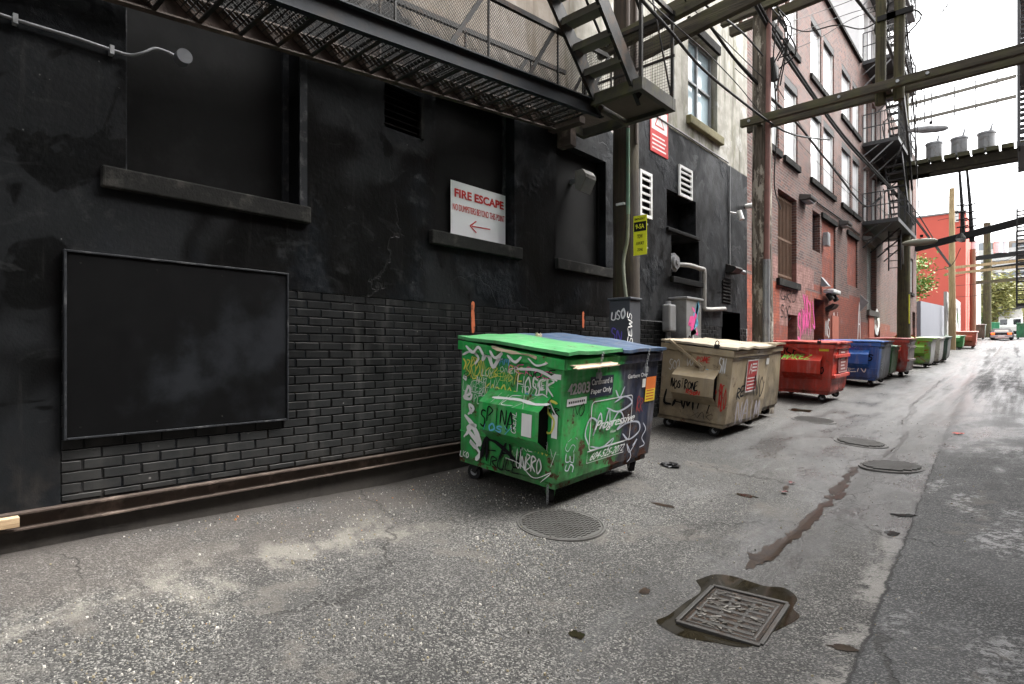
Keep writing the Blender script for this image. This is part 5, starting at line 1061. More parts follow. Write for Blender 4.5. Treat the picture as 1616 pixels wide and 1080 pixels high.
    k.poly([fo(y0,z0)+nrm*.004,fo(y1,z0)+nrm*.004,fo(y1,z0+.13)+nrm*.004,fo(y0,z0+.13)+nrm*.004],0); k.poly([fo(y0,z0+.13)+nrm*.004,fo(y1,z0+.13)+nrm*.004,fo(y1,z1)+nrm*.004,fo(y0,z1)+nrm*.004],1); k.poly([fo(y0-.08,z0+.16)+nrm*.004,fo(y0-.01,z0+.16)+nrm*.004,fo(y0-.01,z0+.25)+nrm*.004,fo(y0-.08,z0+.25)+nrm*.004],2)
    for i in range(4): k.poly([fo(y0+.02,z0+.02+i*.03)+nrm*.005,fo(y1-.03,z0+.02+i*.03)+nrm*.005,fo(y1-.03,z0+.03+i*.03)+nrm*.005,fo(y0+.02,z0+.03+i*.03)+nrm*.005],3)
    k.build('sticker',[plain('yellow_sticker',(.75,.55,.03),.5),plain('orange_sticker',(.75,.18,.03),.5),M_white,M_red],t,True)
    for yy in (-hl+.28*l,-hl+.80*l):
        q=MB(); chain(q,(hd+.10,yy,hf+.05),(hd+.07,yy,hf-.12),7); c_=q.build('chain',M_galv,t,True)
        q=MB(); q.box(hd+.055,hd+.08,yy-.03,yy+.03,hf-.19,hf-.135); q.ring((hd+.068,yy,hf-.125),.02,.005,(1,0,0)); q.build('padlock',M_galv,c_,True)
    q=MB(); chain(q,(hd-.12,-hl+.01,hb-.02),(hd-.11,-hl+.0,.03),8); q.build('chain',M_galv,t,True)
GREEN=(.03,.40,.085)
dg=dumpster('recycling_dumpster','two-tone dumpster, green then navy, covered in graffiti, nearest','dumpster' and 1.56,3.98,5.63,1.26,GREEN,(.012,.02,.055),.10,.215,1.33,1.41,None,.6,.75,[(.085,.33,.125),(.055,.095,.165)],2,deco_green,pk=(-.15,.42),liftlid=.02)
def scraps():
    M_=dg.matrix_world if False else Matrix.Translation(dg.location)@dg.rotation_euler.to_matrix().to_4x4()
    rr=random.Random(2)
    for lab,c,u,v,th in (('torn cardboard flap under the front lip of the green lid',(.70,-.45,1.262),(.10,.02,-.03),(0,.60,.0),.012),('pale cardboard strip along the side rim below the green lid',(.1,-.865,1.34),(.55,0,-.045),(.0,.05,.0),.02),('small pale board lying across the rear corner of the green lid',(-.50,-.72,1.43),(.22,-.18,.01),(.02,.03,.0),.012),('brown cardboard point sticking up between the two lids',(-.35,.02,1.42),(.0,.10,.0),(.02,-.02,.13),.01),('crumpled cardboard wedge jammed under the green lid corner',(.55,-.80,1.285),(.20,.10,-.02),(.06,-.06,.01),.018)):
        b=MB(); n=7; u=Vector(u);v=Vector(v);c=Vector(c); w=u.cross(v).normalized()*th; vs=[]
        for s in(0,1):
            for i in range(n):
                for j in(-1,1): vs.append(M_@(c+u*((i/(n-1)-.5)*1+rr.uniform(-.02,.02))*1.0+v*.5*j*(1+rr.uniform(-.35,.25))+w*(s+rr.uniform(-.5,.5))))
        k=2*n; fs=[]
        for i in range(n-1):
            a=2*i; fs+=[(a,a+1,a+3,a+2),(k+a,k+a+2,k+a+3,k+a+1),(a,a+2,k+a+2,k+a),(a+1,k+a+1,k+a+3,a+3)]
        fs+=[(0,k,k+1,1),(k-2,k-1,2*k-1,2*k-2)]
        b.add(vs,fs); tag(b.build('cardboard',plain('pale_cardboard',(.58,.46,.33),.85,0,.3,5,.3)),lab,'cardboard')
scraps()
def side(t,hd,hl): return (-hd,-hl*1.016-.006,0)
def deco_beige(t,hd,hl,hb,hf,hr):
    g=MB(); o=(-hd,-hl*1.016-.006,hb); w=2*hd
    tx=lambda s,u,v,uw,vh,wd,m,seed:g.tagtext(s,(o[0]+u*w,o[1],o[2]+v),X_,Z_,uw*w,vh,wd,m,.003+seed*.0004,seed=seed)
    g.text('J-205',(o[0]+.03*w,o[1],hb+1.0),X_,Z_,.22*w,.075,0); g.text('J-205',(o[0]+.034*w,o[1],hb+1.0),X_,Z_,.22*w,.075,0,0,.0033)
    tx('LAMT',.06,.16,.62,.20,.035,2,2); tx('T',.66,.14,.16,.18,.03,2,3); g.tagtext('NOSTRONE',(-hd+.25*w,-hl*1.01-.188,hb+.47),X_,Z_,.40*w,.12,.016,2,.003,seed=5); g.tagtext('RSON',(-hd+.48*w,-hl*1.01-.188,hb+.41),X_,Z_,.2*w,.05,.014,1,.004,seed=6)
    tx('ROME',.52,.86,.2,.09,.012,1,7); tx('RTO',.70,.42,.14,.09,.02,1,8); tx('LAS',.68,.32,.16,.07,.016,1,9); tx('REO',.88,.25,.10,.32,.015,1,10); tx('SN',.84,.75,.10,.2,.014,0,11); tx('BAM',.66,.70,.16,.07,.012,3,12); tx('SCO',.12,.72,.16,.14,.008,0,13); tx('VO',.38,.8,.1,.1,.008,0,14); tx('XAK',.5,.05,.3,.1,.006,2,15)
    g.tagtext('NAIM',(hd+.01,-hl+.25,hb+.02),Y_,Z_,1.0,.30,.04,4,.012,seed=16); g.tagtext('NO',(hd+.02,-hl+.85,hb+.36),Y_,Z_,.45,.28,.03,2,.016,seed=17); g.tagtext('RE',(hd+.02,-hl+.2,hb+.38),Y_,Z_,.3,.14,.03,2,.016,seed=18)
    g.build('graffiti',[M_tw,M_tr,M_tk,M_tb,plain('faded_lilac_spray',(.36,.34,.38),.6,0,.3,15)],t,True)
    k=MB(); x=hd+.034; 
    def pn(y0,y1,z0,z1,m,e=0.): k.poly([(x+e-.012+(z0-hb)*.012,y0,z0),(x+e-.012+(z0-hb)*.012,y1,z0),(x+e-.012+(z1-hb)*.012,y1,z1),(x+e-.012+(z1-hb)*.012,y0,z1)],m)
    pn(-hl+.55,-hl+1.0,hb+.44,hb+.92,1); pn(-hl+.57,-hl+.98,hb+.46,hb+.90,0,.001); 
    k.tagtext('A',(x+.004,-hl+.60,hb+.72),Y_,Z_,.13,.13,.025,1,.004)
    for i in range(3): pn(-hl+.76,-hl+.94,hb+.74+i*.05,hb+.765+i*.05,1,.002)
    for i in range(4): pn(-hl+.60,-hl+.94-.04*(i%2),hb+.49+i*.05,hb+.505+i*.05,1,.002)
    pn(-hl+.18,-hl+1.4,hb+.955,hb+1.03,2); pn(-hl+1.35,-hl+1.48,hb+.82,hb+.92,1)
    for i in range(16): pn(-hl+.22+i*.073,-hl+.265+i*.073,hb+.975,hb+1.01,3,.001)
    k.build('sticker',[plain('sticker_red',(.40,.03,.03),.5),M_white,plain('grey_band',(.33,.3,.3),.6),plain('dull_red',(.25,.08,.08),.6)],t,True)
dumpster('dumpster','tan dumpster with black tags and a slanting lock bar','x' and 1.47,7.97,9.47,1.04,(.42,.335,.215),None,0,.18,1.25,1.28,None,.32,.6,[(.50,.43,.32),(.50,.43,.32)],2,deco_beige,bar=True)
dumpster('dumpster','second tan dumpster, squeezed behind the tagged tan one',1.35,9.75,10.7,.9,(.25,.20,.125),None,0,.18,1.22,1.22,.03,.4,.8,None,1,None,False)
def deco_red(t,hd,hl,hb,hf,hr):
    g=MB(); o=(-hd,-hl*1.016-.006,hb); w=2*hd
    g.tagtext('DUSE',(o[0]+.02*w,o[1],hb+.70),X_,Z_,.48*w,.24,.03,2,.004,seed=2); g.stroke([(.0,.72),(.2,.78),(.45,.70),(.5,.9)],o,X_,Z_,.02,2,.005)
    oa=Vector((-hd+.20*w,-hl*1.01,hb+.78)); uu=Vector((0,-.18,-.12)).normalized(); g.tagtext('MAREZ',oa+Vector((.05,0,0))+uu*.20,X_,-uu,.55,.17,.025,4,.005,seed=3)
    g.tagtext('OKO',(o[0]+.72*w,o[1],hb+.38),X_,Z_,.16*w,.14,.02,2,.004,seed=4); g.box(o[0]+.80*w,o[0]+.95*w,o[1]-.004,o[1]-.002,hb+.86,hb+1.0,3); g.build('graffiti',[M_tw,M_tr,M_tk,plain('yellow_sticker',(.75,.55,.03)),M_tg],t,True)
    k=MB(); k.box(hd+.02,hd+.035,-hl+.4,-hl+1.2,hb+.38,hb+.92,0)
    for a,c in((-hl+.42,-hl+.435),(-hl+1.165,-hl+1.18)): k.box(hd+.0351,hd+.0365,a,c,hb+.40,hb+.9,1)
    for z in(hb+.40,hb+.885): k.box(hd+.0351,hd+.0364,-hl+.435,-hl+1.165,z,z+.015,1)
    for i in range(6): k.box(hd+.0351,hd+.0364,-hl+.6,-hl+1.0-.08*(i%2),hb+.46+i*.07,hb+.49+i*.07,1)
    k.build('sticker',[plain('dull_red_panel',(.2,.03,.028),.6),plain('pale_lettering',(.55,.5,.48))],t,True)
RED=(.56,.034,.016)
dumpster('dumpster','bright red dumpster with a black scrawl, next after the tan ones',1.62,13.2,14.55,1.24,RED,None,0,.2,1.20,1.20,.04,.3,.7,[(.40,.05,.035),(.36,.06,.05)],2,deco_red,bar=True,rail=True)
def deco_blue(t,hd,hl,hb,hf,hr):
    g=MB(); o=(-hd,-hl*1.016-.006,hb); w=2*hd
    g.tagtext('SAMEN',(o[0]+.1*w,o[1],hb+.16),X_,Z_,.7*w,.14,.02,0,.004,seed=2); g.tagtext('LEAY',(o[0]+.2*w,o[1],hb+.85),X_,Z_,.5*w,.12,.014,3,.004,seed=3); g.tagtext('SE',(o[0]+.15*w,o[1],hb+.66),X_,Z_,.25*w,.2,.05,2,.004,seed=4); g.tagtext('OS',(o[0]+.72*w,o[1],hb+.5),X_,Z_,.2*w,.16,.03,2,.004,seed=5); g.tagtext('PORO',(o[0]+.4*w,o[1],hb+.76),X_,Z_,.3*w,.08,.014,4,.004,seed=6)
    g.tagtext('ARBS',(hd+.02,-hl+.45,hb+.2),Z_,(0,-1,0),.8,.3,.03,1,.012,seed=7); g.build('graffiti',[M_tw,M_grey,M_tk,plain('pale_cyan',(.4,.6,.75)),M_tv],t,True)
dumpster('dumpster','blue dumpster with white squiggle, beside the bright red one',1.66,18.0,19.75,1.45,(.012,.105,.40),(.03,.045,.065),-.55,.2,1.17,1.17,.04,.25,.7,[(.025,.12,.40),(.05,.07,.085)],2,deco_blue)
dumpster('dumpster','small dark green dumpster half hidden behind the blue one',1.50,21.2,22.3,1.0,(.025,.11,.03),None,0,.2,.98,1.0,.03,.3,.7,[(.10,.2,.12)],1,None)
dumpster('dumpster','red dumpster with a whitish front, between small green and lime',1.72,22.7,24.2,1.2,(.42,.04,.025),(.33,.26,.25),-.72,.2,1.21,1.22,.03,.3,.5,[(.38,.07,.06)],1,None,rail=True)
def deco_lime(t,hd,hl,hb,hf,hr):
    g=MB(); o=(-hd,-hl*1.016-.006,hb); w=2*hd
    g.tagtext('SRE',(o[0]+.05*w,o[1],hb+.5),X_,Z_,.9*w,.5,.07,0,.004,seed=2); g.tagtext('KX',(o[0]+.0*w,o[1],hb+.05),X_,Z_,.9*w,.4,.05,0,.005,seed=9); g.stroke([(.0,.3),(.5,.5),(1.1,.25)],o,X_,Z_,.06,1,.006); g.build('graffiti',[plain('rust_orange_spray',(.42,.12,.02)),M_tk],t,True)
dumpster('dumpster','lime green dumpster with an orange scrawl',1.70,29.2,30.7,1.45,(.24,.50,.06),(.36,.37,.36),-.72,.2,1.18,1.18,.03,.1,.4,[(.25,.45,.1)],1,deco_lime)
dumpster('dumpster','whitish stained dumpster between lime green and dark green ones',1.72,32.3,33.8,1.2,(.55,.55,.48),(.42,.42,.42),-.6,.2,1.18,1.18,.03,.4,.7,[(.5,.5,.46)],1,None,False)
dumpster('dumpster','dark green dumpster last in the row before the tan pole',1.78,35.0,36.6,1.2,(.02,.07,.045),(.2,.21,.21),-.6,.2,1.18,1.18,.03,.2,.6,[(.05,.1,.08)],1,None,False)
dumpster('dumpster','small green dumpster just past the tan pole',1.30,52.6,54.0,1.1,(.05,.30,.08),None,0,.2,.95,.95,.03,.2,.6,[(.35,.45,.36)],1,None)
dumpster('dumpster','pale red dumpster behind the small green one past the tan pole',1.9,55.0,56.6,1.5,(.5,.10,.06),None,0,.2,1.2,1.2,.03,.2,.5,[(.5,.2,.17)],1,None)
dumpster('dumpster','greyish green dumpster with a pale lid, beside the parked dark car',1.6,76,78,2.2,(.05,.075,.055),None,0,.2,1.5,1.6,0,.2,.5,[(.4,.42,.42)],1,None,False)
dumpster('dumpster','bright green bin far off, left of the white truck',2.3,93,94.5,1.3,(.03,.25,.12),None,0,.2,1.7,1.75,0,.1,.4,None,1,None,False)
dumpster('dumpster','bright green bin cut by the right picture edge, near the truck',5.2,80.5,82.5,1.2,(.02,.20,.09),None,0,.2,1.6,1.65,0,.1,.4,None,1,None,False)
# ------------------------------------------------------------------ cables
def cable(label,pts,r,strands=1):
    P=[atD(*p) if len(p)==3 else Vector(p[:3]) for p in pts]; b=MB()
    for k in range(strands):
        o=Vector((0,0,0)) if k==0 else Vector((r*1.6*math.cos(k*2.1),0,r*1.6*math.sin(k*2.1)))
        C=catmull(P,7); b.tube([p+o+Vector((0,0,noise.noise((i*.15,k*5.,1.))*r*1.5*(k>0))) for i,p in enumerate(C)],r,6)
    tag(b.build('cable',M_cable),label,'cable','cables over the lane')
cable('thickest black cable bundle running down the lane above the bins',[(1150,-70,8.5),(1193,0,9.7),(1250,98,12),(1330,212,16.5),(1400,290,22),(1445,345,28),(1500,420,41)],0.034,3)
cable('second black cable just below the thick bundle on the brick wall',[(1120,40,9),(1165,100,10.),(1212,150,10.9),(1262,200,13),(1310,260,16),(1365,325,21),(1392,312,23.5)],.027,2)
cable('black cable from the top edge down to the end of the mossy timber',[(985,-40,4.8),(1013,0,5.4),(1060,52,6.3),(1105,105,7.4),(1160,152,8.8),(1225,200,10.6),(1262,215,12.5),(1310,221,16)],.019)
cable('thin cable passing the concrete window, ending at the pale pole',[(990,-40,5.0),(1028,5,5.6),(1075,48,6.6),(1120,88,7.8),(1165,135,9.2),(1200,178,10.4)],.008)
cable('thin cable high over the concrete wall, ending at the pale pole',[(1060,-30,6.5),(1085,5,7.0),(1127,47,8.2),(1170,90,9.4),(1205,124,10.4)],.008)
cable('cable hooked under the mossy double timber by the concrete wall',[(1090,-20,6.9),(1118,12,7.4),(1150,34,8.2),(1178,58,9.2),(1204,88,10.3)],.016)
cable('thin cable drooping across the brick windows to the balcony',[(1205,100,10.6),(1240,160,12.4),(1290,235,16),(1350,300,21),(1400,338,25)],.009)
cable('thin cable crossing below the tall windows',[(1160,108,10),(1205,150,11),(1262,225,14.5),(1318,285,18),(1365,330,23)],.006)
cable('upper thin wire crossing from the pole insulators to the posts',[(1232,40,10.6),(1290,20,11.5),(1345,0,11.6),(1390,-25,11.5)],.007)
cable('middle thin wire crossing from the pole insulators to the posts',[(1236,62,10.8),(1290,40,11.3),(1345,20,11.5),(1392,8,11)],.007)
cable('lower thin wire crossing from the pole insulators to the posts',[(1232,86,10.8),(1290,62,11.3),(1345,30,11.5),(1394,14,11)],.007)
cable('slack wire curving from the posts up to the top edge of the picture',[(1420,52,9.2),(1450,50,8.9),(1480,28,8.6),(1505,-8,8.3)],.008)
cable('short wire from the posts up to the top edge of the picture',[(1420,18,9.2),(1450,12,8.9),(1478,-8,8.6)],.007)
cable('faint wire rising beside the posts to the upper right',[(1422,44,9.2),(1470,28,8.6),(1500,6,8.2)],.005)
cable('thin wire hanging down the outer side of the posts',[(1428,20,9.2),(1432,60,9.3),(1440,110,9.6),(1447,170,11),(1447,250,13)],.008)
cable('sagging wire with a dark splice before the red building',[(1447,335,28),(1470,372,33),(1480,390,36),(1500,418,41)],.03)
cable('wire from the dark crossbeam down to the tan pole crossarm',[(1516,392,39),(1500,420,41),(1470,428,45)],.02)
cable('faint far wire above the dark crossbeam',[(1498,322,52),(1535,315,50),(1580,308,48),(1616,300,46)],.022)
cable('faint far wire just over the far transformers',[(1480,348,50),(1530,338,48),(1580,330,46),(1616,324,44)],.022)
cable('thick cable from the top edge past the uprights to the balcony',[(1330,-30,10),(1368,20,11),(1398,62,12.5),(1420,130,15),(1432,210,19),(1440,300,24)],.03,2)
cable('cable looping between the two upright posts and the pole insulators',[(1392,30,9.2),(1360,46,9.6),(1320,40,10),(1270,50,10.5),(1228,34,10.6)],.011)
cable('cable from the uprights running beside the iron balconies',[(1424,70,9.3),(1440,150,13),(1446,240,18),(1450,330,26)],.014,2)
cable('long wire from the right post over the transformers to the edge',[(1424,92,9.2),(1480,120,12),(1545,128,15),(1612,118,18)],.008)
cable('wire sagging from the mossy timber to the far crossbar',[(1440,128,9.3),(1470,150,14),(1520,152,20),(1580,140,26)],.01)
cable('dark cable hanging along the pale pole to the barred window',[(1222,120,10.6),(1226,200,10.9),(1222,290,11.2),(1232,330,12.5)],.012)
for k,(a,c,lab) in enumerate((((1448,300),(1616,262),'faint far wire crossing just under the platform, upper'),((1450,318),(1616,284),'faint far wire crossing just under the platform, lower'),((1500,452),(1616,430),'thin wire across the far end above the trees'),((1496,440),(1616,398),'thin wire slanting up over the far crossarms'),((1490,470),(1600,452),'thin sagging wire low across the far end'))):
    m=((a[0]+c[0])/2,(a[1]+c[1])/2+5); cable(lab,[(*a,50),(*m,49),(*c,48)],.018)
# ------------------------------------------------------------------ far end of the lane
def far_timber(label,a,c,t,w=.25,m=M_tanp):
    A=atD(*a,t);B=atD(*c,t*1.0); b=MB(); b.beam(A,B,w,w); tag(b.build('overhead_timber',m),label,'timber beam')
far_timber('pale far crossarm on the tan pole, upper of two',(1493,424),(1616,411),48,.22); far_timber('pale far crossarm on the tan pole, lower of two',(1493,433),(1616,420),46,.2)
far_timber('far dark timber under the white transformers',(1524,410),(1616,399),58,.45,M_ink); far_timber('far dark beam in the middle of the far end',(1548,427),(1616,417),70,.5,M_ink); far_timber('lowest far mossy beam above the trees',(1522,448),(1616,440),62,.35,M_polem)
for px,lab in ((1537,'far white transformer left of the tan double pole'),(1575,'far white transformer right of the tan double pole'),(1584,'far white transformer nearest the right picture edge')):
    p=atD(px,403,58); b=MB(); b.tube([p+Vector((0,0,.2)),p+Vector((0,0,1.3))],.36,12); b.tube([p+Vector((0,0,1.3)),p+Vector((0,0,1.38))],.40,12); tag(b.build('transformer',plain('white_can',(.75,.77,.8),.5)),lab,'transformer')
def grey_fence():
    t=thing('grey_wall','plain pale grey wall panel beyond the balcony building','wall',(.15,41,1.3)); x=.15
    b=MB(); y0,y1=40.4,53.4; b.add([(x,y0,1.2),(x,y1,1.6),(x,y1,5.1),(x,y0,4.6),(x-.2,y0,1.2),(x-.2,y1,1.6),(x-.2,y1,5.1),(x-.2,y0,4.6)],[(0,1,2,3),(7,6,5,4),(3,2,6,7),(0,4,5,1),(1,5,6,2),(0,3,7,4)]); b.build('panel',plain('lilac_grey_paint',(.24,.25,.285),.7,0,.1,.6,.1),t)
    b=MB(); b.box(x,x+.03,W(1481,520,x)[0],W(1487,520,x)[0],1.8,2.5); b.box(x,x+.03,W(1488,520,x)[0],W(1493,520,x)[0],1.8,2.5); b.build('vent',M_steel,t)
    t=thing('graffiti_wall','low pale wall with black and green mural lettering by the red building','wall',(.3,54,1.8))
    b=MB(); b.box(.1,.3,53.6,66,1.8,6.2); b.build('panel',plain('pale_concrete',(.30,.29,.285),.8,0,.2,.5),t); g=MB()
    for i in range(12): g.stroke([(54+i*.9+R.uniform(-.4,.4),4.2+R.uniform(-.4,1.4)) for _ in range(4)],(.3,0,0),Y_,Z_,.35,i%3,.01+i*.001)
    g.build('graffiti',[M_tk,plain('mural_green',(.2,.45,.15)),M_tw],t)
grey_fence()
def red_building():
    t=thing('red_building','flat coral red building side beyond the grey wall','building',(-6,67,2)); b=MB(); (x1,zt)=atY(1524,338,67); b.box(-14,x1,67,80,1.5,zt+.2); b.build('wall',plain('coral_red_paint',(.62,.12,.085),.8,0,.12,.3,.1),t)
    (xa,za),(xc,zc)=atY(1499,352,66.98),atY(1513,331,66.98); b=MB(); b.box(xa,xc,66.9,67.0,za,zc); b.build('white_panel',M_white,t)
    b=MB(); b.box(-14,x1+.05,66.9,67.02,zt+.2,zt+.35); b.build('coping',M_grey,t)
red_building()
def leafmat(n,c1,c2):
    t=NT(n); p=t.pos(); a=t.noise(p,1.1,4); bb=t.noise(p,9,2)
    t.out(t.mix(t.m('ADD',t.m('MULTIPLY',a,.6),t.m('MULTIPLY',bb,.5)),c1,c2),.6); t.set(t.bsdf,'Transmission Weight',0.); return t.mat
M_leaf=leafmat('green_leaves',(.09,.19,.03),(.22,.34,.07)); M_leafy=leafmat('yellowing_leaves',(.12,.17,.05),(.42,.38,.14))
def tree(label,base,h,cr,mat,n,seed,leaf=.16,tr=.15,z0=.35):
    rr=random.Random(seed); B=Vector(base); t=thing('tree',label,'tree',B); b=MB()
    b.tube([B,B+Vector((.1,0,h*.25)),B+Vector((-.1,.1,h*.5)),B+Vector((.1,0,h*.8))],[tr,tr*.8,tr*.55,tr*.2],8); tips=[]
    for i in range(14):
        f=rr.uniform(.25,.75); p=B+Vector((0,0,h*f)); a=rr.uniform(0,6.28); q=p+Vector((math.cos(a)*cr*rr.uniform(.5,.95),math.sin(a)*cr*rr.uniform(.5,.95),h*rr.uniform(.05,.28)))
        b.tube(catmull([p,(p+q)/2+Vector((0,0,.2)),q],4),.05*tr/.15,5,0,True,.01); tips.append(q); tips.append((p+q)/2)
    b.build('trunk',wood('tree_bark_'+str(seed),(.10,.08,.06),(.05,.04,.03),.2),t)
    for i in range(18): tips.append(B+Vector((rr.gauss(0,cr*.5),rr.gauss(0,cr*.5),h*rr.uniform(z0,1.))))
    c=MB()
    for i in range(n):
        p=rr.choice(tips)+Vector((rr.gauss(0,cr*.2),rr.gauss(0,cr*.2),rr.gauss(0,cr*.17))); a=Vector((rr.gauss(0,1),rr.gauss(0,1),rr.gauss(0,.6))).normalized(); d=a.cross(Vector((rr.gauss(0,1),rr.gauss(0,1),rr.gauss(0,1)))).normalized(); s=leaf*rr.uniform(.6,1.3)
        c.add([p-a*s,p+d*s*.45,p+a*s,p-d*s*.45],[(0,1,2,3)])
    c.build('crown',mat,t)
tree('bright green bushy tree over the grey wall, before the red building',(-2.3,47.5,1.6),6.9,2.,M_leaf,7500,1,.12,.14,.3)
x,y=atD(1577,520,100)[:2]; tree('crooked street tree with yellowing leaves at the lane end',(x-.1,100,3.7),7.6,3.2,M_leafy,3600,2,.28,.4,.45)
x,y=atD(1618,500,112)[:2]; tree('yellow green street tree behind the white truck',(x,112,4.1),7.2,3.6,M_leafy,3600,3,.28,.35,.4)
x,y=atD(1557,500,118)[:2]; tree('far green tree between the dark pole and tan pole',(x,122,4.2),6,2.6,M_leaf,2200,4,.28,.3,.3)
def far_buildings():
    t=thing('far_building','pale tan building with window bands closing the lane','building',(3,150,5)); (xa,za),(xb,zb)=atY(1500,500,150),atY(1680,372,150); b=MB(); b.box(xa,xb,150,160,4,zb); b.build('wall',plain('pale_tan_brick',(.46,.38,.31),.85,0,.2,.3),t)
    for py0,py1 in((384,398),(404,418),(428,441)):
        for i in range(9):
            (x0,z1)=atY(1545+i*13,py0,149.9); (x1,z0)=atY(1553+i*13,py1,149.9); w=MB(); w.box(x0,x1,149.8,150,z0,z1); w.build('window',glass_white('far_window',(.25,.28,.31)),t)
        (x0,z1)=atY(1500,py1+2,149.8);(x1,z0)=atY(1680,py1+5,149.8); w=MB(); w.box(x0,x1,149.6,150,z0,z1); w.build('ledge',M_white,t)
    t=thing('pale_building','narrow white and brown building strip past the red building','building',(0,83,3)); (xa,_),(xb,zb)=atY(1520,500,83),atY(1541,395,83); b=MB(); b.box(xa-1,xb,83,92,2,zb); b.build('wall',plain('off_white_wall',(.62,.6,.57),.8,0,.3,.6),t); b=MB(); b.box(xb-.9,xb-.55,82.95,83,3,zb-1); b.build('pipe',plain('maroon_pipe',(.28,.05,.05)),t)
    b=MB(); b.box(xb-.5,xb-.2,82.95,83,5,zb-2); b.build('window',glass_white('teal_window',(.12,.22,.25)),t)
    b=MB(); x,y=atD(1536,535,60)[:2]; 
far_buildings()
def car():
    x0,x1=1.95,3.78; xm=(x0+x1)/2; y=77.; z=gz(xm,y)+.0; t=thing('car','dark sedan seen from behind with orange tail lights','car',(xm,y,z)); w=.93
    M_c=plain('dark_car_paint',(.012,.0125,.014),.45,.0,.05); b=MB()
    pr=[(0,.35),(0,.62),(.06,.86),(.10,.95),(.75,1.0),(1.25,1.38),(1.6,1.43),(2.6,1.42),(3.3,1.0),(4.3,.86),(4.5,.6),(4.5,.35)]
    for k in range(len(pr)): pass
    vs=[]; n=len(pr)
    for s,f in((-1,1.),(1,1.)):
        for u,v in pr: vs.append((xm+s*w*(1 if v<1.02 else .78),y+u,z+v-.12))
    b.add(vs,[tuple(range(n-1,-1,-1)),tuple(range(n,2*n))]+[(i,(i+1)%n,n+(i+1)%n,n+i) for i in range(n)]); b.build('body',M_c,t,bev=.05)
    b=MB(); b.poly([(xm-.58,y+.80,z+.925),(xm+.58,y+.80,z+.925),(xm+.52,y+1.2,z+1.22),(xm-.52,y+1.2,z+1.22)]); b.build('rear_window',plain('tan_tinted_glass',(.05,.035,.022),.3),t)
    for s in(-1,1):
        b=MB(); b.box(xm+s*.66-.15,xm+s*.66+.15,y-.02,y+.1,z+.62,z+.82); m=bpy.data.materials.get('tail_light') or plain('tail_light',(.8,.06,.015),.3)
        if s==-1: m.node_tree.nodes['Principled BSDF'].inputs['Emission Color'].default_value=(1,.10,.02,1); m.node_tree.nodes['Principled BSDF'].inputs['Emission Strength'].default_value=.6
        b.build('tail_light',m,t)
        for v in (.85,3.6): b=MB(); b.tube([(xm+s*.85,y+v,z+.31),(xm+s*.64,y+v,z+.31)],.31,18); b.build('wheel',M_rub,t)
        b=MB(); b.box(xm+s*.92-.09,xm+s*.92+.09,y+2.6,y+2.7,z+.9,z+1.05); b.build('mirror',M_c,t)
    b=MB(); b.box(xm-.86,xm+.86,y-.1,y+.05,z+.32,z+.56); b.build('bumper',plain('silver_bumper',(.38,.38,.4),.35,.3),t,bev=.03)
    b=MB(); b.box(xm-.27,xm+.27,y-.115,y-.1,z+.4,z+.53); b.build('number_plate',M_white,t)
    b=MB(); b.box(xm-.5,xm+.6,y-.112,y-.1,z+.24,z+.315); b.build('valance',M_white,t)
car()
def truck():
    y=97.; (xa,_),(xb,zt)=atY(1575,500,y),atY(1614,480,y); z=gz(3,y)-.1; xm=(xa+xb)/2; w=(xb-xa)/2; t=thing('truck','white truck facing the camera at the lane end','truck',(xm,y,z)); b=MB()
    b.box(xa,xb,y+1.6,y+6,z+.9,zt); b.build('box_body',M_white,t,bev=.06)
    b=MB(); pr=[(0,.55),(0,1.5),(.25,1.6),(.75,2.5),(1.6,2.6),(1.6,.55)]; b.prism([(0,0)]*0 or [(u,v) for u,v in pr],xa+.05,xb-.05,axis='x') if 0 else b.add([(s,y+u,z+v) for s in(xa+.05,xb-.05) for u,v in pr],[(5,4,3,2,1,0),(6,7,8,9,10,11)]+[(i,(i+1)%6,6+(i+1)%6,6+i) for i in range(6)]); b.build('cab',M_white,t,bev=.05)
    for s in(-1,1): b=MB(); b.poly([(xm+s*w*.55-w*.3,y+.27,z+1.68),(xm+s*w*.55+w*.3,y+.27,z+1.68),(xm+s*w*.55+w*.3,y+.66,z+2.4),(xm+s*w*.55-w*.3,y+.66,z+2.4)]); b.build('windscreen',M_gld,t)
    b=MB(); b.box(xa+.1,xb-.1,y-.05,y+.1,z+.45,z+.85); b.build('bumper',M_ink,t); b=MB(); b.box(xm-.8*w,xm+.8*w,y+1.5,y+1.6,zt-.55,zt-.2); b.build('roof_fairing',M_grey,t)
    for s in(-1,1):
        for v in(.7,4.8): b=MB(); b.tube([(xm+s*w*.95,y+v,z+.42),(xm+s*w*.6,y+v,z+.42)],.45,16); b.build('wheel',M_rub,t)
truck()
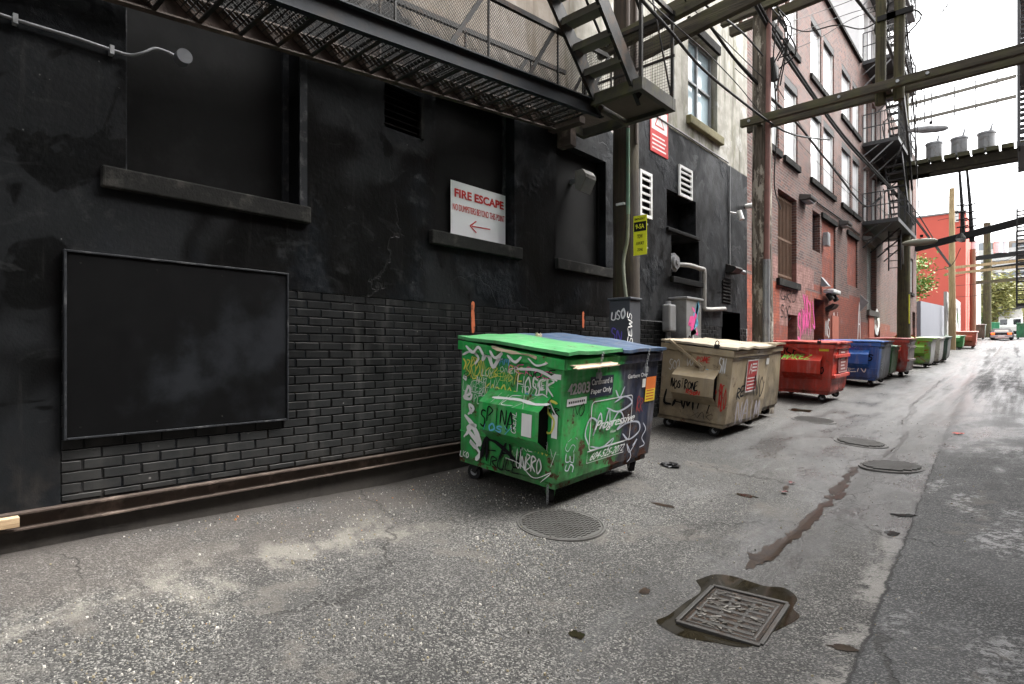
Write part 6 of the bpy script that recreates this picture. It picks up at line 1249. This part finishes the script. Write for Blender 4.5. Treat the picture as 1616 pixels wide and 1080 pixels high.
# ------------------------------------------------------------------ right side of the lane
def right_building():
    t=thing('facing_building','tall building on the opposite side of the lane, beyond the picture edge','building',(6.1,20,0)); b=MB(); H=[]
    for i in range(9):
        for z in (3.2,6.4): H.append((-6+i*7.2,-4.2+i*7.2,z,z+1.9,.15))
    wall_holes(b,6.1,-9,62,-.5,9.2,H,-.15); b.poly([(6.1,-9,9.2),(6.1,62,9.2),(16,62,9.2),(16,-9,9.2)]); b.poly([(6.1,-9,-.5),(16,-9,-.5),(16,-9,9.2),(6.1,-9,9.2)]); b.poly([(6.1,62,-.5),(6.1,62,9.2),(16,62,9.2),(16,62,-.5)]); b.build('wall',red_brick('opposite_brick',0.),t)
    for h in H: w=MB(); w.box(6.25,6.27,*h[:4]); w.build('window',M_gld,t)
right_building()
def right_escape(label,y,y1,xs,z0,z1,steps=True):
    t=thing('fire_escape',label,'fire escape',(5.2,y,z0)); x0=xs; b=MB()
    for x in(x0,6.05):
        for yy in(y,y1): b=MB(); b.beam((x,yy,z0),(x,yy,z1),.07,.07,0,(0,1,0)); b.build('post',M_iron2,t)
    b=MB(); z=z0
    while z<z1:
        b.box(x0,6.08,y,y1,z,z+.10); 
        for h in(.5,1.): b.beam((x0,y,z+h),(x0,y1,z+h),.04,.04); b.beam((x0,y,z+h),(6.05,y,z+h),.04,.04)
        z+=3.0
    b.build('platform',M_iron2,t); b=MB(); z=z0
    while z<z1-1 and steps:
        for i in range(11): yy=y+.4+i*(y1-y-.8)/10; b.box(x0+.03,x0+.75,yy-.13,yy+.13,z+.27*i+.12,z+.27*i+.17)
        for x in(x0+.02,x0+.76): b.beam((x,y+.3,z),(x,y1-.3,z+3.),.05,.2)
        z+=3.
    b.build('stair',M_iron2,t)
right_escape('black iron fire escape at the right picture edge, upper and nearer',24,27.5,4.47,8.1,16.5)
right_escape('black iron fire escape low at the right picture edge, farther off',44,46.5,4.28,4.3,8.6)
def ladder():
    (x,_)=atY(1605,400,33); t=thing('iron_ladder','thin black ladder hanging near the right picture edge','ladder',(x,33,4.3)); b=MB(); z0,z1=atY(1606,448,33)[1],atY(1606,330,33)[1]
    for dx in(0,.35): b.beam((x+dx,33,z0),(x+dx,33,z1),.06,.06,0,(0,1,0))
    b.build('rail',M_iron2,t); b=MB()
    for i in range(12): zz=z0+.1+i*(z1-z0-.2)/11; b.beam((x,33,zz),(x+.35,33,zz),.03,.03)
    b.build('rung',M_iron2,t); b=MB(); b.beam((x+.3,33,z1),(6.1,33,z1+.05),.08,.08); b.build('arm',M_iron2,t)
ladder()
x,y=G(1057,736); crumple('crushed black plastic bag on the asphalt between green and tan dumpsters',(x,y,gh(x,y)+.03),.075,plain('black_plastic',(.012,.012,.013),.25,0,.2,20,.6),'plastic_bag','bag',5)
o=bpy.data.objects['plastic_bag']
for v in o.data.vertices: v.co.z=gh(x,y)+.004+(v.co.z-gh(x,y))*.45; v.co.x=x+(v.co.x-x)*1.5
def leaf(px,label,m,s,seed):
    x,y=G(*px); b=MB(); rr=random.Random(seed); pts=[(x+s*(1+.4*math.sin(5*a))*math.cos(a),y+s*(1+.4*math.sin(5*a))*math.sin(a),gh(x,y)+.01+rr.uniform(0,.02)) for a in [i*.35 for i in range(18)]]
    c=(x,y,gh(x,y)+.02); b.add(pts+[c],[(i,(i+1)%18,18) for i in range(18)]); tag(b.build('fallen_leaf',m),label,'leaf')
leaf((1512,688),'bright red scrap lying on the seam of the right asphalt strip',plain('red_scrap',(.5,.07,.05)),.06,1); leaf((1238,780),'dark red fallen leaf beside the rusty gutter stream',plain('maroon_leaf',(.11,.02,.02)),.03,2)
leaf((1250,765),'maroon leaf farther up beside the gutter stream',plain('maroon_leaf',(.11,.02,.02)),.03,4)
for px,lab,s in (((335,946),'small yellow crumb in the grit near the picture bottom, left',.0),):
    pass
# ------------------------------------------------------------------ light, sky, camera
w=bpy.data.worlds.new('World'); SC.world=w; w.use_nodes=True; nt=w.node_tree; bg=nt.nodes['Background']; sky=nt.nodes.new('ShaderNodeTexSky'); sky.sky_type='NISHITA'; sky.sun_disc=False
EL,AZ=58.,35.   # high veiled sun, ahead of the camera to the right
sky.sun_elevation=math.radians(EL); sky.sun_rotation=math.radians(AZ); sky.air_density=1.; sky.dust_density=6.; sky.ozone_density=1.
hs=nt.nodes.new('ShaderNodeHueSaturation'); hs.inputs['Saturation'].default_value=.12; nt.links.new(sky.outputs[0],hs.inputs['Color']); nt.links.new(hs.outputs[0],bg.inputs[0]); bg.inputs[1].default_value=.12
sd=bpy.data.lights.new('sun','SUN'); sd.energy=.6; sd.angle=math.radians(25); sd.color=(1,.97,.93); so=bpy.data.objects.new('sun',sd); COL.objects.link(so)
d=Vector((math.sin(math.radians(AZ))*math.cos(math.radians(EL)),math.cos(math.radians(AZ))*math.cos(math.radians(EL)),math.sin(math.radians(EL)))); so.rotation_euler=d.to_track_quat('Z','Y').to_euler()
cd=bpy.data.cameras.new('camera'); cam=bpy.data.objects.new('camera',cd); COL.objects.link(cam); cam.location=(CX,0,CZ); cam.rotation_euler=(math.pi/2,0,AL); cd.sensor_width=36; cd.lens=36*FP/1616; cd.shift_y=(HY-540)/1616; cd.clip_start=.05; cd.clip_end=2000; SC.camera=cam
SC.view_settings.view_transform='Standard'; SC.view_settings.look='None'; SC.view_settings.exposure=2.75; SC.view_settings.gamma=1
SC.render.engine='CYCLES'; SC.cycles.use_denoising=True; SC.cycles.max_bounces=8; SC.cycles.diffuse_bounces=4; SC.cycles.glossy_bounces=4; SC.cycles.sample_clamp_indirect=6
